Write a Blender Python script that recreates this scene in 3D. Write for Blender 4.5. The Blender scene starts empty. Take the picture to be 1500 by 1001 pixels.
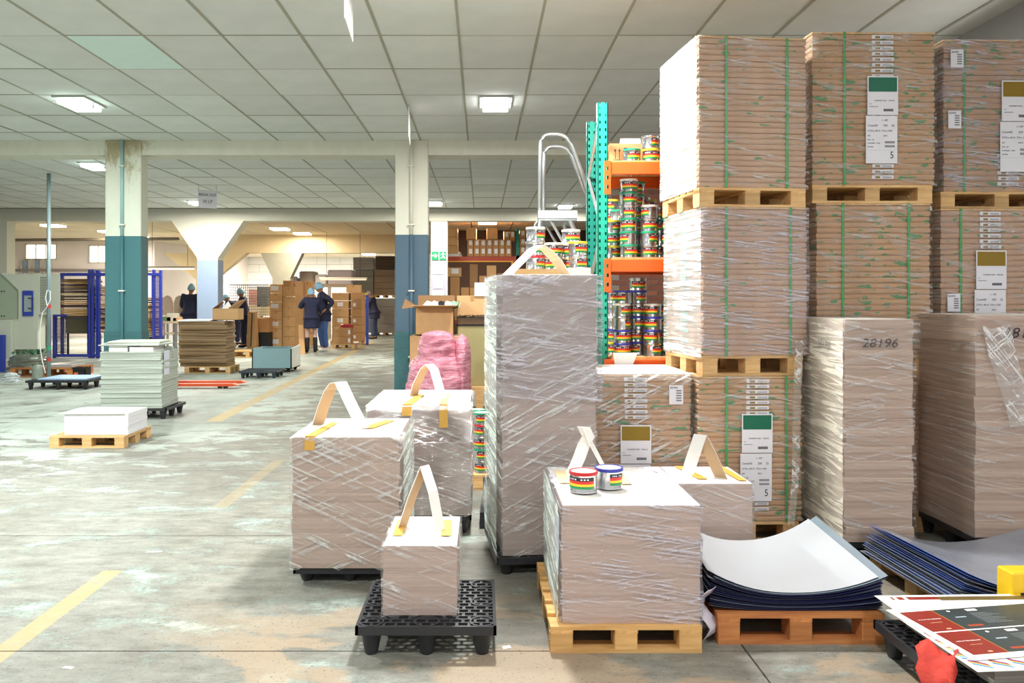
import bpy, math, random
from mathutils import Vector, Matrix
random.seed(7)
S = bpy.context.scene
COL = S.collection
FPX, VX, VY, CH, HC = 1180.0, 706.0, 438.0, 1.4, 3.57   # focal length (px of the 1500 px frame), horizon point, camera and ceiling height

# ------------------------------------------------------------------ camera, world, exposure
cd = bpy.data.cameras.new('camera'); cam = bpy.data.objects.new('camera', cd); COL.objects.link(cam)
cam.location = (0, 0, CH); cam.rotation_euler = (math.pi/2, 0, 0)
cd.sensor_width = 36; cd.lens = FPX/1500*36; cd.shift_x = (750-VX)/1500; cd.shift_y = -(500.5-VY)/1500
cd.clip_end = 200; S.camera = cam
wd = bpy.data.worlds.new('world'); S.world = wd; wd.use_nodes = True
wd.node_tree.nodes['Background'].inputs[0].default_value = (1.0, 0.985, 0.965, 1)
wd.node_tree.nodes['Background'].inputs[1].default_value = 0.82
S.view_settings.view_transform = 'Standard'; S.view_settings.look = 'None'
S.view_settings.exposure = 0.06; S.view_settings.gamma = 1; S.view_settings.use_curve_mapping = False
S.cycles.use_denoising = True
S.cycles.max_bounces = 7; S.cycles.diffuse_bounces = 4; S.cycles.transparent_max_bounces = 12
S.cycles.sample_clamp_indirect = 6; S.cycles.caustics_reflective = False; S.cycles.caustics_refractive = False

# ------------------------------------------------------------------ helpers
def lin(c):
    if isinstance(c, str):
        c = [int(c[i:i+2], 16)/255 for i in (0, 2, 4)]
        c = [v/12.92 if v <= .04045 else ((v+.055)/1.055)**2.4 for v in c]
    return (c[0], c[1], c[2], 1)
def px(x, y, Y): return Vector(((x-VX)/FPX*Y, Y, CH-(y-VY)/FPX*Y))
def gp(x, y, z=0.0):
    Y = (CH-z)*FPX/(y-VY); return Vector(((x-VX)/FPX*Y, Y, z))
class NT:
    def __init__(s, name):
        s.m = bpy.data.materials.new(name); s.m.use_nodes = True; s.t = s.m.node_tree
        s.b = s.t.nodes['Principled BSDF']; s.out = s.t.nodes['Material Output']; s._o = None
    def n(s, ty, **kw):
        nd = s.t.nodes.new(ty)
        for k, v in kw.items():
            if isinstance(k, str) and hasattr(nd, k): setattr(nd, k, v)
            else: nd.inputs[k].default_value = v
        return nd
    def l(s, a, b): s.t.links.new(a, b)
    def co(s, scale=(1, 1, 1), rot=(0, 0, 0), loc=(0, 0, 0)):
        if s._o is None: s._o = s.n('ShaderNodeTexCoord').outputs['Object']
        mp = s.n('ShaderNodeMapping'); mp.inputs['Scale'].default_value = scale; mp.inputs['Rotation'].default_value = rot; mp.inputs['Location'].default_value = loc
        s.l(s._o, mp.inputs[0]); return mp.outputs[0]
    def cor(s, scale, rot, loc=(0, 0, 0)):
        """rotate first, then scale: the stretch runs along the rotated axis"""
        if s._o is None: s._o = s.n('ShaderNodeTexCoord').outputs['Object']
        mp = s.n('ShaderNodeMapping', vector_type='TEXTURE'); mp.inputs['Scale'].default_value = tuple(1/v for v in scale); mp.inputs['Rotation'].default_value = rot; mp.inputs['Location'].default_value = loc
        s.l(s._o, mp.inputs[0]); return mp.outputs[0]
    def noise(s, vec, sc=5, det=3, rough=.55, dist=0):
        nd = s.n('ShaderNodeTexNoise'); nd.inputs['Scale'].default_value = sc; nd.inputs['Detail'].default_value = det
        nd.inputs['Roughness'].default_value = rough; nd.inputs['Distortion'].default_value = dist
        s.l(vec, nd.inputs['Vector']); return nd.outputs[0]
    def ramp(s, fac, stops):
        r = s.n('ShaderNodeValToRGB'); e = r.color_ramp.elements
        while len(e) < len(stops): e.new(.5)
        for i, (p, c) in enumerate(stops): e[i].position = p; e[i].color = lin(c) if not isinstance(c, (int, float)) else (c, c, c, 1)
        s.l(fac, r.inputs[0]); return r.outputs[0]
    def mix(s, fac, a, b):
        m = s.n('ShaderNodeMix', data_type='RGBA')
        for v, i in ((fac, 0), (a, 6), (b, 7)):
            if isinstance(v, (int, float)): m.inputs[i].default_value = v
            elif isinstance(v, str): m.inputs[i].default_value = lin(v)
            else: s.l(v, m.inputs[i])
        return m.outputs[2]
    def math(s, op, a, b=None):
        m = s.n('ShaderNodeMath', operation=op)
        for v, i in ((a, 0), (b, 1)):
            if v is None: continue
            if isinstance(v, (int, float)): m.inputs[i].default_value = v
            else: s.l(v, m.inputs[i])
        return m.outputs[0]
    def bump(s, h, st=.3, d=.01):
        b = s.n('ShaderNodeBump'); b.inputs['Strength'].default_value = st; b.inputs['Distance'].default_value = d
        s.l(h, b.inputs['Height']); s.l(b.outputs[0], s.b.inputs['Normal']); return b.outputs[0]
_mc = {}
def M(color, rough=.6, metal=0, var=.1, sc=8, bump=0, emit=0, coat=0, name=None):
    k = (color, rough, metal, var, sc, bump, emit, coat)
    if k in _mc: return _mc[k]
    t = NT(name or 'paint_'+str(color)); c = lin(color)
    t.b.inputs['Roughness'].default_value = rough; t.b.inputs['Metallic'].default_value = metal
    t.b.inputs['Base Color'].default_value = c; t.b.inputs['Coat Weight'].default_value = coat
    if var:
        n = t.noise(t.co(), sc, 4)
        r = t.n('ShaderNodeMix', data_type='RGBA'); r.inputs[6].default_value = tuple(v*(1-var) for v in c[:3])+(1,)
        r.inputs[7].default_value = tuple(min(1, v*(1+var)) for v in c[:3])+(1,)
        t.l(n, r.inputs[0]); t.l(r.outputs[2], t.b.inputs['Base Color'])
        if bump: t.bump(n, bump)
    if emit:
        t.b.inputs['Emission Color'].default_value = c; t.b.inputs['Emission Strength'].default_value = emit
    _mc[k] = t.m; return t.m
def paper_mat(c1, c2, sc=70, dark='5b4c44', st=.5, name='paper_edges'):
    t = NT(name)
    n = t.noise(t.co((.7, .7, sc)), 1.0, 5, .6, .25); n2 = t.noise(t.co((1, 1, 9)), 1.3, 3)
    n3 = t.noise(t.co((.35, .35, 16)), 1.0, 2, .5, .6)
    c = t.ramp(n, [(.3, c1), (.7, c2)]); c = t.mix(t.ramp(n2, [(.3, 0.0), (.75, .35)]), c, c1)
    c = t.mix(t.ramp(n3, [(.64, 0.0), (.70, .35)]), c, dark)
    t.l(c, t.b.inputs['Base Color']); t.b.inputs['Roughness'].default_value = .75; t.bump(n, st, .004)
    return t.m
def wood_mat(c1, c2, name='pallet_wood', ax=0):
    t = NT(name); sc = [22, 22, 22]; sc[ax] = 2.0
    n = t.noise(t.co(tuple(sc)), 1.0, 5, .6, .4)
    inf = t.n('ShaderNodeObjectInfo'); r = t.ramp(n, [(.3, c1), (.7, c2)])
    h = t.n('ShaderNodeHueSaturation'); t.l(r, h.inputs['Color']); t.l(t.math('ADD', t.math('MULTIPLY', inf.outputs['Random'], .45), .78), h.inputs['Value'])
    t.l(h.outputs[0], t.b.inputs['Base Color']); t.b.inputs['Roughness'].default_value = .7; t.bump(n, .25, .005)
    return t.m
def ream_mat(c1, c2, green=.66, name='ream_wrapper'):
    t = NT(name); inf = t.n('ShaderNodeObjectInfo')
    n = t.noise(t.co((3, 3, 12)), 2.0, 4)
    c = t.ramp(n, [(.3, c1), (.7, c2)])
    add = t.n('ShaderNodeVectorMath', operation='ADD'); t.l(t.co((13, 13, 40)), add.inputs[0])
    cmb = t.n('ShaderNodeCombineXYZ'); t.l(t.math('MULTIPLY', inf.outputs['Random'], 90.), cmb.inputs[0]); t.l(cmb.outputs[0], add.inputs[1])
    g = t.noise(add.outputs[0], 1.0, 2, .5, .3)
    c = t.mix(t.ramp(g, [(green, 0.0), (green+.015, .85)]), c, '2f8f5c')
    t.l(c, t.b.inputs['Base Color']); t.b.inputs['Roughness'].default_value = .55; t.bump(n, .2, .004)
    return t.m
def film_mat(rot=.5, haze=.1, tint='ffffff', name='stretch_film', sc=1.0, gl=1.0):
    t = NT(name); t.t.nodes.remove(t.b)
    n = t.noise(t.cor((1.3*sc, 1.3*sc, 48*sc), (0, rot, 0)), 1.6, 4, .55, .15)      # fine tension wrinkles
    n2 = t.noise(t.cor((1.8*sc, 1.8*sc, 5*sc), (0, rot*.8, 0)), 1.5, 3, .6, .8)     # where they gather
    n3 = t.noise(t.cor((1.6*sc, 1.6*sc, 60*sc), (0, -rot*.7-.1, .3)), 1.4, 4, .55, .15)
    n4 = t.noise(t.cor((7*sc, 7*sc, 22*sc), (0, rot, 0)), 1.5, 3, .6, .6)
    hgt = t.math('ADD', t.math('ADD', n, t.math('MULTIPLY', n3, .6)), t.math('MULTIPLY', n4, .5))
    b = t.n('ShaderNodeBump'); b.inputs['Strength'].default_value = 1.0; b.inputs['Distance'].default_value = .05; t.l(hgt, b.inputs['Height'])
    g = t.n('ShaderNodeBsdfGlossy'); g.inputs['Roughness'].default_value = .13; g.inputs['Color'].default_value = lin(tint); t.l(b.outputs[0], g.inputs['Normal'])
    d = t.n('ShaderNodeBsdfDiffuse'); d.inputs['Color'].default_value = lin(tint)
    tr = t.n('ShaderNodeBsdfTransparent'); tr.inputs['Color'].default_value = (.98, .98, .98, 1)
    st = t.math('ADD', t.ramp(n, [(.53, 0.0), (.58, 1.0)]), t.ramp(n3, [(.56, 0.0), (.60, .7)])); gather = t.ramp(n2, [(.43, .04), (.58, 1.0)])
    spark = t.ramp(n4, [(.42, .35), (.60, 1.0)]); k = t.math('MULTIPLY', t.math('MULTIPLY', st, gather), spark)
    m1 = t.n('ShaderNodeMixShader'); t.l(t.math('MINIMUM', t.math('ADD', t.math('MULTIPLY', k, haze*7.5), haze*.5), .9), m1.inputs[0])  # streaks whitened in the colour: whitish folds plus painted highlights
    t.l(tr.outputs[0], m1.inputs[1]); t.l(d.outputs[0], m1.inputs[2])
    m2 = t.n('ShaderNodeMixShader'); t.l(t.math('MINIMUM', t.math('ADD', t.math('MULTIPLY', k, .4*gl), .06*gl), .85), m2.inputs[0])
    t.l(m1.outputs[0], m2.inputs[1]); t.l(g.outputs[0], m2.inputs[2]); t.l(m2.outputs[0], t.out.inputs[0])
    return t.m

class MB:
    def __init__(s): s.v = []; s.f = []; s.mi = []; s.m = 0
    def add(s, vs, fs):
        o = len(s.v); s.v += [tuple(v) for v in vs]; s.f += [tuple(i+o for i in f) for f in fs]; s.mi += [s.m]*len(fs); return s
    def box(s, a, b, c=0.0):
        x0, x1 = sorted((a[0], b[0])); y0, y1 = sorted((a[1], b[1])); z0, z1 = sorted((a[2], b[2]))
        if c:
            # chamfered vertical edges and top
            P = lambda i, z: [(x0+c+i, y0+i, z), (x1-c-i, y0+i, z), (x1-i, y0+c+i, z), (x1-i, y1-c-i, z), (x1-c-i, y1-i, z), (x0+c+i, y1-i, z), (x0+i, y1-c-i, z), (x0+i, y0+c+i, z)]
            vs = P(0, z0)+P(0, z1-c)+P(c*.7, z1)
            fs = [tuple(range(7, -1, -1)), tuple(range(16, 24))]
            for k in (0, 8):
                for i in range(8): j = (i+1) % 8; fs.append((k+i, k+j, k+8+j, k+8+i))
            return s.add(vs, fs)
        return s.add([(x0, y0, z0), (x1, y0, z0), (x1, y1, z0), (x0, y1, z0), (x0, y0, z1), (x1, y0, z1), (x1, y1, z1), (x0, y1, z1)],
                     [(0, 3, 2, 1), (4, 5, 6, 7), (0, 1, 5, 4), (1, 2, 6, 5), (2, 3, 7, 6), (3, 0, 4, 7)])
    def lathe(s, prof, n=24, c=(0, 0, 0), a0=0, a1=2*math.pi):
        full = abs(a1-a0) > 6.28; k = n if full else n+1; o = []
        for r, z in prof:
            for i in range(k):
                a = a0+(a1-a0)*i/n; o.append((c[0]+r*math.cos(a), c[1]+r*math.sin(a), c[2]+z))
        fs = []
        for j in range(len(prof)-1):
            for i in range(n):
                i2 = (i+1) % k; fs.append((j*k+i, j*k+i2, (j+1)*k+i2, (j+1)*k+i))
        if full:
            if prof[0][0] > 0: fs.append(tuple(range(k-1, -1, -1)))
            if prof[-1][0] > 0: fs.append(tuple((len(prof)-1)*k+i for i in range(k)))
        return s.add(o, fs)
    def tube(s, pts, r, n=8, r2=None):
        pts = [Vector(p) for p in pts]; o = []; k = len(pts)
        for i, p in enumerate(pts):
            d = (pts[min(i+1, k-1)]-pts[max(i-1, 0)]).normalized()
            up = Vector((0, 0, 1)) if abs(d.z) < .9 else Vector((0, 1, 0))
            a = d.cross(up).normalized(); b = a.cross(d); rr = r if r2 is None else r+(r2-r)*i/(k-1)
            for j in range(n):
                t = 2*math.pi*j/n; o.append(p+a*(rr*math.cos(t))+b*(rr*math.sin(t)))
        fs = [(i*n+j, i*n+(j+1) % n, (i+1)*n+(j+1) % n, (i+1)*n+j) for i in range(k-1) for j in range(n)]
        fs += [tuple(range(n-1, -1, -1)), tuple((k-1)*n+j for j in range(n))]
        return s.add(o, fs)
    def prism(s, poly, a, b, ax=1):
        # polygon in the plane across axis ax, extruded a..b
        def P(p, t): l = list(p); l.insert(ax, t); return tuple(l)
        n = len(poly); vs = [P(p, a) for p in poly]+[P(p, b) for p in poly]
        return s.add(vs, [tuple(range(n)), tuple(range(2*n-1, n-1, -1))]+[(i, i+n, (i+1) % n+n, (i+1) % n) for i in range(n)])
    def mesh(s, name, mats):
        me = bpy.data.meshes.new(name); me.from_pydata(s.v, [], s.f)
        for m in (mats if isinstance(mats, (list, tuple)) else [mats]): me.materials.append(m)
        if any(s.mi): me.polygons.foreach_set('material_index', s.mi)
        import bmesh
        bm = bmesh.new(); bm.from_mesh(me); bmesh.ops.recalc_face_normals(bm, faces=bm.faces); bm.to_mesh(me); bm.free()
        me.update(); return me
    def build(s, name, mats, parent=None, world=False, smooth=False, loc=None, rot=None):
        if world and parent is not None:
            inv = parent.matrix_basis.inverted(); s.v = [tuple(inv @ Vector(v)) for v in s.v]
        me = s.mesh(name, mats)
        if smooth: me.shade_smooth() if hasattr(me, 'shade_smooth') else None
        return put(name, me, parent, loc, rot)
def put(name, me, parent=None, loc=None, rot=None, sc=None):
    o = bpy.data.objects.new(name, me); COL.objects.link(o)
    if parent is not None: o.parent = parent
    if loc is not None: o.location = loc
    if rot is not None: o.rotation_euler = rot if hasattr(rot, '__len__') else (0, 0, rot)
    if sc is not None: o.scale = sc
    return o
def smooth_angle(o, a=.6):
    me = o.data; me.shade_smooth()
    try: me.set_sharp_from_angle(angle=a)
    except Exception: pass
    return o
def tag(o, label, cat, group=None):
    o['label'] = label; o['category'] = cat
    if group: o['group'] = group
    return o
def thing(name, label, cat, loc=(0, 0, 0), rz=0, group=None):
    o = bpy.data.objects.new(name, None); COL.objects.link(o); o.location = loc; o.rotation_euler = (0, 0, rz)
    o.matrix_basis = Matrix.Translation(Vector(loc)) @ Matrix.Rotation(rz, 4, 'Z'); o.empty_display_size = .1
    return tag(o, label, cat, group)
def struct(o): o['kind'] = 'structure'; return o
KIDS = {}
def copy_tree(o, parent=None):
    c = o.copy(); COL.objects.link(c)
    if parent is not None: c.parent = parent
    for ch in list(o.children): copy_tree(ch, c)
    return c
def text(s_, size, parent, loc, rot, mat, name='printed_text', align='LEFT', shear=0, sx=1):
    cu = bpy.data.curves.new(name, 'FONT'); cu.body = s_; cu.size = size; cu.align_x = align; cu.shear = shear; cu.resolution_u = 2
    cu.materials.append(mat); cu.extrude = .0003
    o = bpy.data.objects.new(name, cu); COL.objects.link(o); o.parent = parent; o.location = loc; o.rotation_euler = rot; o.scale = (sx, 1, 1)
    return o
ORD = ['first', 'second', 'third', 'fourth', 'fifth', 'sixth', 'seventh', 'eighth', 'ninth', 'tenth', 'eleventh', 'twelfth',
       'thirteenth', 'fourteenth', 'fifteenth', 'sixteenth', 'seventeenth', 'eighteenth', 'nineteenth', 'twentieth']

# ------------------------------------------------------------------ materials
INK = M('2b2b33', .6, var=0); WHITE = M('f2f1ee', .6, var=.03); PAPERW = M('f3f1ec', .55, var=.03, sc=20)
CARD = M('c99f6e', .75, var=.12, sc=12, bump=.05, name='corrugated_card'); CARD2 = M('b98b5c', .75, var=.12, sc=12, name='dark_card'); CARD3 = M('d9ae7c', .75, var=.1, sc=10, name='light_card')
CARDIN = M('8f6a45', .8, var=.12); TAPE = M('dba94c', .45, var=.1, sc=30, name='packing_tape'); TAPEB = M('b98d55', .35, var=.05)
BLACKP = M('2b2d31', .42, var=.25, sc=14, bump=.1, name='black_plastic'); BLACK = M('17181a', .6, var=.1)
WOOD = wood_mat('b98d58', 'e2bd85', ax=0); WOODY = wood_mat('b98d58', 'e2bd85', ax=1, name='pallet_wood_crosswise')
WOODO = wood_mat('a65f33', 'd08c50', 'orange_wood', 0); WOODOY = wood_mat('a65f33', 'd08c50', 'orange_wood_crosswise', 1)
WOODE = wood_mat('b98a4c', 'dfb476', 'yellow_wood', 0); WOODEY = wood_mat('b98a4c', 'dfb476', 'yellow_wood_crosswise', 1)
GREEN = M('1fa389', .4, var=.1, sc=6, name='rack_green'); GREEND = M('0f7a6a', .45, var=.1, name='rack_dark_green'); ORANGE = M('f0601c', .42, var=.08, name='rack_orange')
ALU = M('cfd3d6', .3, .85, var=.08, name='aluminium'); STEEL = M('c9cacc', .22, .95, var=.06, sc=20, name='tin_steel')
EDGE = paper_mat('b59c8e', 'd0b9ab', name='greyboard_edges'); EDGED = paper_mat('a3918a', 'baa9a1', 55, name='greyer_board_edges')
EDGEH = paper_mat('a68d7d', 'cfb8a6', 34, '6b564b', .9, 'wavy_board_edges'); EDGEG = paper_mat('a2aba1', 'c6cdc3', 60, '7f8a83', .7, 'pale_green_paper_edges')
EDGEB = paper_mat('7b6245', 'a58762', 40, '4a3826', .9, 'brown_board_edges'); EDGEW = paper_mat('d4d5d8', 'e6e7e9', 80, 'c8c8c8', .3, 'white_paper_edges')
REAM = ream_mat('b9967c', 'cba98d', .67); REAMG = ream_mat('b58f6c', 'c9a27b', .615, 'green_printed_ream_wrapper')
FILM = film_mat(.35, .11); FILMB = film_mat(.14, .13, 'f4f2ff', 'crumpled_film', 1.3, 1.3); FILM2 = film_mat(-.5, .12, name='slanted_film'); FILM3 = film_mat(.42, .12, name='diagonal_film'); FILMP = film_mat(.3, .42, 'd9627f', 'pink_film', .8, .8)
FILML = film_mat(.2, .05, name='light_film', gl=.5)
STRAP = M('3d9a52', .35, var=.05, name='green_strap'); LBLW = M('e9e9ef', .5, var=.02); LGREEN = M('0f6b4f', .5, var=.06); LGOLD = M('8f7418', .5, var=.1)
CREAM = M('e0dfcf', .7, var=.05, sc=2.5, bump=.04, name='cream_wall_paint')

# ------------------------------------------------------------------ floor
def floor_mat():
    t = NT('worn_painted_concrete')
    big = t.noise(t.co((.5, .38, 1)), 1.0, 4, .6, .4); mid = t.noise(t.co((1.4, 2.2, 1)), 1.5, 8, .68, .35); fine = t.noise(t.co((1, 1, 1)), 42, 6, .7)
    grit = t.noise(t.co((.7, 1.6, 1)), 7, 9, .78); speck = t.noise(t.co((1, 1, 1)), 75, 2, .5)
    c = t.ramp(grit, [(.35, '66655d'), (.65, '96968c')])
    aq = t.ramp(t.math('ADD', t.math('MULTIPLY', mid, .75), t.math('MULTIPLY', fine, .3)), [(.55, 0.0), (.61, .5)])
    c = t.mix(aq, c, '8fa9a2')
    # pale paint patches, with floor glare painted in towards the far left
    sep = t.n('ShaderNodeSeparateXYZ'); t.l(t._o, sep.inputs[0])
    far = t.n('ShaderNodeMapRange'); t.l(sep.outputs[1], far.inputs[0]); far.inputs[1].default_value = 5.2; far.inputs[2].default_value = 8.5
    fl = t.n('ShaderNodeMapRange'); t.l(sep.outputs[0], fl.inputs[0]); fl.inputs[1].default_value = -1.0; fl.inputs[2].default_value = -3.2
    wm = t.ramp(t.math('ADD', t.math('ADD', mid, t.math('MULTIPLY', t.math('MULTIPLY', far.outputs[0], fl.outputs[0]), .22)), t.math('MULTIPLY', fine, .12)), [(.66, 0.0), (.74, .8)])
    c = t.mix(wm, c, 'bcc6bd')
    c = t.mix(t.ramp(big, [(.45, 0.0), (.6, .6)]), c, '68645b')
    # broken screed exposing reddish aggregate near the plastic pallet
    rd = t.ramp(t.noise(t.co((1.1, 2.0, 1), loc=(3.1, 1.9, 0)), 1.0, 6, .6, .3), [(.50, 0.0), (.54, .75)])
    nr = t.n('ShaderNodeMapRange'); t.l(sep.outputs[1], nr.inputs[0]); nr.inputs[1].default_value = 4.3; nr.inputs[2].default_value = 3.3
    xr = t.n('ShaderNodeMapRange'); t.l(sep.outputs[0], xr.inputs[0]); xr.inputs[1].default_value = -1.5; xr.inputs[2].default_value = -.9
    c = t.mix(t.math('MULTIPLY', rd, t.math('MULTIPLY', nr.outputs[0], xr.outputs[0])), c, 'a39078')
    c = t.mix(t.ramp(speck, [(.62, 0.0), (.70, .7)]), c, '4e4a42')
    crk = t.n('ShaderNodeTexVoronoi', feature='DISTANCE_TO_EDGE'); crk.inputs['Scale'].default_value = .4
    vm = t.n('ShaderNodeVectorMath', operation='ADD'); t.l(t._o, vm.inputs[0]); nn = t.n('ShaderNodeTexNoise'); nn.inputs['Scale'].default_value = 3; nn.inputs['Detail'].default_value = 6; t.l(t._o, nn.inputs['Vector'])
    vs = t.n('ShaderNodeVectorMath', operation='SCALE'); t.l(nn.outputs[1], vs.inputs[0]); vs.inputs['Scale'].default_value = .55; t.l(vs.outputs[0], vm.inputs[1]); t.l(vm.outputs[0], crk.inputs['Vector'])
    ck = t.math('MULTIPLY', t.ramp(crk.outputs[0], [(.0015, .6), (.004, 0.0)]), t.ramp(big, [(.5, 0.0), (.58, 1.0)])); c = t.mix(ck, c, '6a5a4c')
    # yellow aisle lines
    def line(x0, w, ya, yb, slope=0):
        xx = t.math('SUBTRACT', sep.outputs[0], x0)
        if slope: xx = t.math('ADD', xx, t.math('MULTIPLY', sep.outputs[1], slope))
        a = t.math('LESS_THAN', t.math('ABSOLUTE', xx), w)
        b = t.math('MULTIPLY', t.math('GREATER_THAN', sep.outputs[1], ya), t.math('LESS_THAN', sep.outputs[1], yb))
        return t.math('MULTIPLY', a, b)
    wear = t.ramp(t.math('ADD', t.math('MULTIPLY', mid, .7), t.math('MULTIPLY', fine, .35)), [(.40, .15), (.49, .9)])
    wear2 = t.ramp(mid, [(.3, .3), (.5, .85)])
    y1 = t.math('MULTIPLY', t.math('ADD', line(-1.9, .05, 2.2, 4.15), t.math('MULTIPLY', line(-1.76, .05, 5.4, 7.0), .4)), wear)
    y2 = t.math('MULTIPLY', line(-2.80, .09, 9.2, 26, .029), wear2)
    c = t.mix(y1, c, 'a8956a'); c = t.mix(y2, c, 'b89f6c')
    t.l(c, t.b.inputs['Base Color'])
    t.l(t.ramp(mid, [(.35, .42), (.65, .68)]), t.b.inputs['Roughness'])
    h = t.math('ADD', t.math('MULTIPLY', grit, .5), t.math('MULTIPLY', speck, .4)); h = t.math('SUBTRACT', h, ck)
    t.bump(h, .25, .012); return t.m
FLOOR = floor_mat()
fl = struct(MB().box((-26, -4, -.3), (8, 46, -.02)).build('floor', M('4a463e', .9, var=.1)))
ys = [-4, .2, 1.7, 3.2, 4.76, 6.56, 9.1, 12, 16, 20, 25, 31, 38, 46]; xs = [-26, -20, -14, -9, -5.2, 1.05, 8]
g = .004
for i in range(len(ys)-1):
    for j in range(len(xs)-1):
        MB().box((xs[j]+g, ys[i]+g, -.02), (xs[j+1]-g, ys[i+1]-g, 0)).build('concrete_slab', FLOOR, fl)

# ------------------------------------------------------------------ ceiling
tm = NT('ceiling_tile_board'); inf = tm.n('ShaderNodeObjectInfo')
nz = tm.noise(tm.co(), 2.2, 4); c = tm.ramp(nz, [(.3, 'e0e5e2'), (.75, 'ecf0ee')])
h = tm.n('ShaderNodeHueSaturation'); tm.l(c, h.inputs['Color']); tm.l(tm.math('ADD', tm.math('MULTIPLY', inf.outputs['Random'], .12), .92), h.inputs['Value']); tm.l(h.outputs[0], tm.b.inputs['Base Color']); tm.b.inputs['Roughness'].default_value = .85
TILE = tm.m
TILEB = M('e0faf5', .7, var=.05); GRID = M('a9a898', .6, var=.2, sc=4, name='ceiling_grid'); TILEW = M('d9c9ad', .85, var=.08, sc=2, name='warm_ceiling_board')
ce = struct(MB().box((-26, -1.5, HC+.03), (8, 46, HC+.25)).build('ceiling', M('55544c', .9, var=.1)))
tw, td = .65, .965
tile_me = MB().box((-tw/2+.006, -td/2+.005, 0), (tw/2-.006, td/2-.005, .02)).mesh('tile', TILE)
tile_b = MB().box((-tw/2+.006, -td/2+.005, 0), (tw/2-.006, td/2-.005, .02)).mesh('tile', TILEB)
far_t = MB(); gridm = MB(); n_t = 0
LIGHTS = [(.15, 8.85, 1), (-4.42, 8.85, 1), (.15, 4.9, 1), (-4.42, 4.9, 0), (4.0, 8.85, 0), (.15, .9, 0), (-4.42, .9, 0), (3.6, .9, 0)]
def bay(y0, ny, near):
    global n_t
    for j in range(ny):
        yc = y0+td*(j+.5)
        for i in range(-30, 12):
            xc = -.19+tw*(i+.5)
            sx = VX+(xc-tw/2)/yc*FPX; sx2 = VX+(xc+tw/2)/yc*FPX; sy = VY-2.17*FPX/yc
            if near and sx2 > -20 and sx < 1520 and sy > -90 and n_t < 298:
                hl = near == 1 and abs(yc-7.1) < .3 and abs(xc+3.115) < .2
                o = put('ceiling_tile', tile_b if hl else tile_me, ce, (xc, yc, HC+random.uniform(-.003, .004)), (random.uniform(-.003, .003), random.uniform(-.003, .003), 0)); n_t += 1
            else: far_t.box((xc-tw/2+.012, yc-td/2+.008, HC), (xc+tw/2-.012, yc+td/2-.008, HC+.02))
    for j in range(ny+1): gridm.box((-20, y0+td*j-.006, HC-.003), (7.6, y0+td*j+.006, HC+.012))
    for i in range(-30, 13): gridm.box((-.19+tw*i-.011, y0, HC-.005), (-.19+tw*i+.011, y0+td*ny, HC+.012))
bay(.81, 11, 0) if False else None
bay(-1.09, 6, 0); bay(4.70, 6, 1); bay(10.5, 1, 1); bay(11.47, 8, 2)
far_t.build('ceiling_tile_field', TILE, ce)['kind'] = 'stuff'
gridm.build('ceiling_grid', GRID, ce)['kind'] = 'stuff'
wt = MB()
for j in range(24):
    for i in range(-18, 8): wt.box((-.3+1.2*i, 19.9+.97*j, HC), (.87+1.2*i, 20.86+.97*j, HC+.02))
wt.build('far_ceiling_tiles', TILEW, ce)['kind'] = 'stuff'

# ------------------------------------------------------------------ beams, columns, walls
def wall_stained(ox):
    t = NT('cream_paint_with_damp_stains'); sep = t.n('ShaderNodeSeparateXYZ'); v = t.co(); t.l(t._o, sep.inputs[0])
    n = t.noise(t.co((3, 3, 1.2)), 2.2, 6, .65, .3)
    zz = t.n('ShaderNodeMapRange'); t.l(sep.outputs[2], zz.inputs[0]); zz.inputs[1].default_value = 2.6; zz.inputs[2].default_value = 3.6
    xx = t.n('ShaderNodeMapRange'); t.l(t.math('ABSOLUTE', t.math('ADD', sep.outputs[0], ox)), xx.inputs[0]); xx.inputs[1].default_value = .75; xx.inputs[2].default_value = .1
    f = t.ramp(t.math('ADD', n, t.math('MULTIPLY', t.math('MULTIPLY', zz.outputs[0], xx.outputs[0]), .42)), [(.72, 0.0), (.88, .75)])
    c = t.mix(f, t.ramp(n, [(.3, 'dcdccb'), (.7, 'e6e6d6')]), '9b8a55'); t.l(c, t.b.inputs['Base Color']); t.b.inputs['Roughness'].default_value = .7; return t.m
STAIN = wall_stained(4.87); STAINC = wall_stained(0.0)
def trim(o): return struct(o)
struct(MB().box((-22, 11.025, HC-.20), (8, 11.38, HC+.05)).build('trim_1', STAIN))
struct(MB().box((-22, 19.6, HC-.27), (8, 20.0, HC+.05)).build('trim_2', CREAM))
WARM = M('d8c6a2', .75, var=.06, sc=2, name='warm_cream_paint')
struct(MB().box((-9.95, 27.2, HC-.62), (8, 27.6, HC+.05)).build('trim_3', WARM))
TEAL = M('44757b', .5, var=.08, sc=4, bump=.05, name='teal_gloss_paint'); BLUEG = M('4d6779', .5, var=.06, sc=4, name='blue_grey_gloss_paint'); PIPE = M('9fc4c8', .4, var=.05)
CP = M('3e6b70', .4, var=.2, sc=40)
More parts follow.
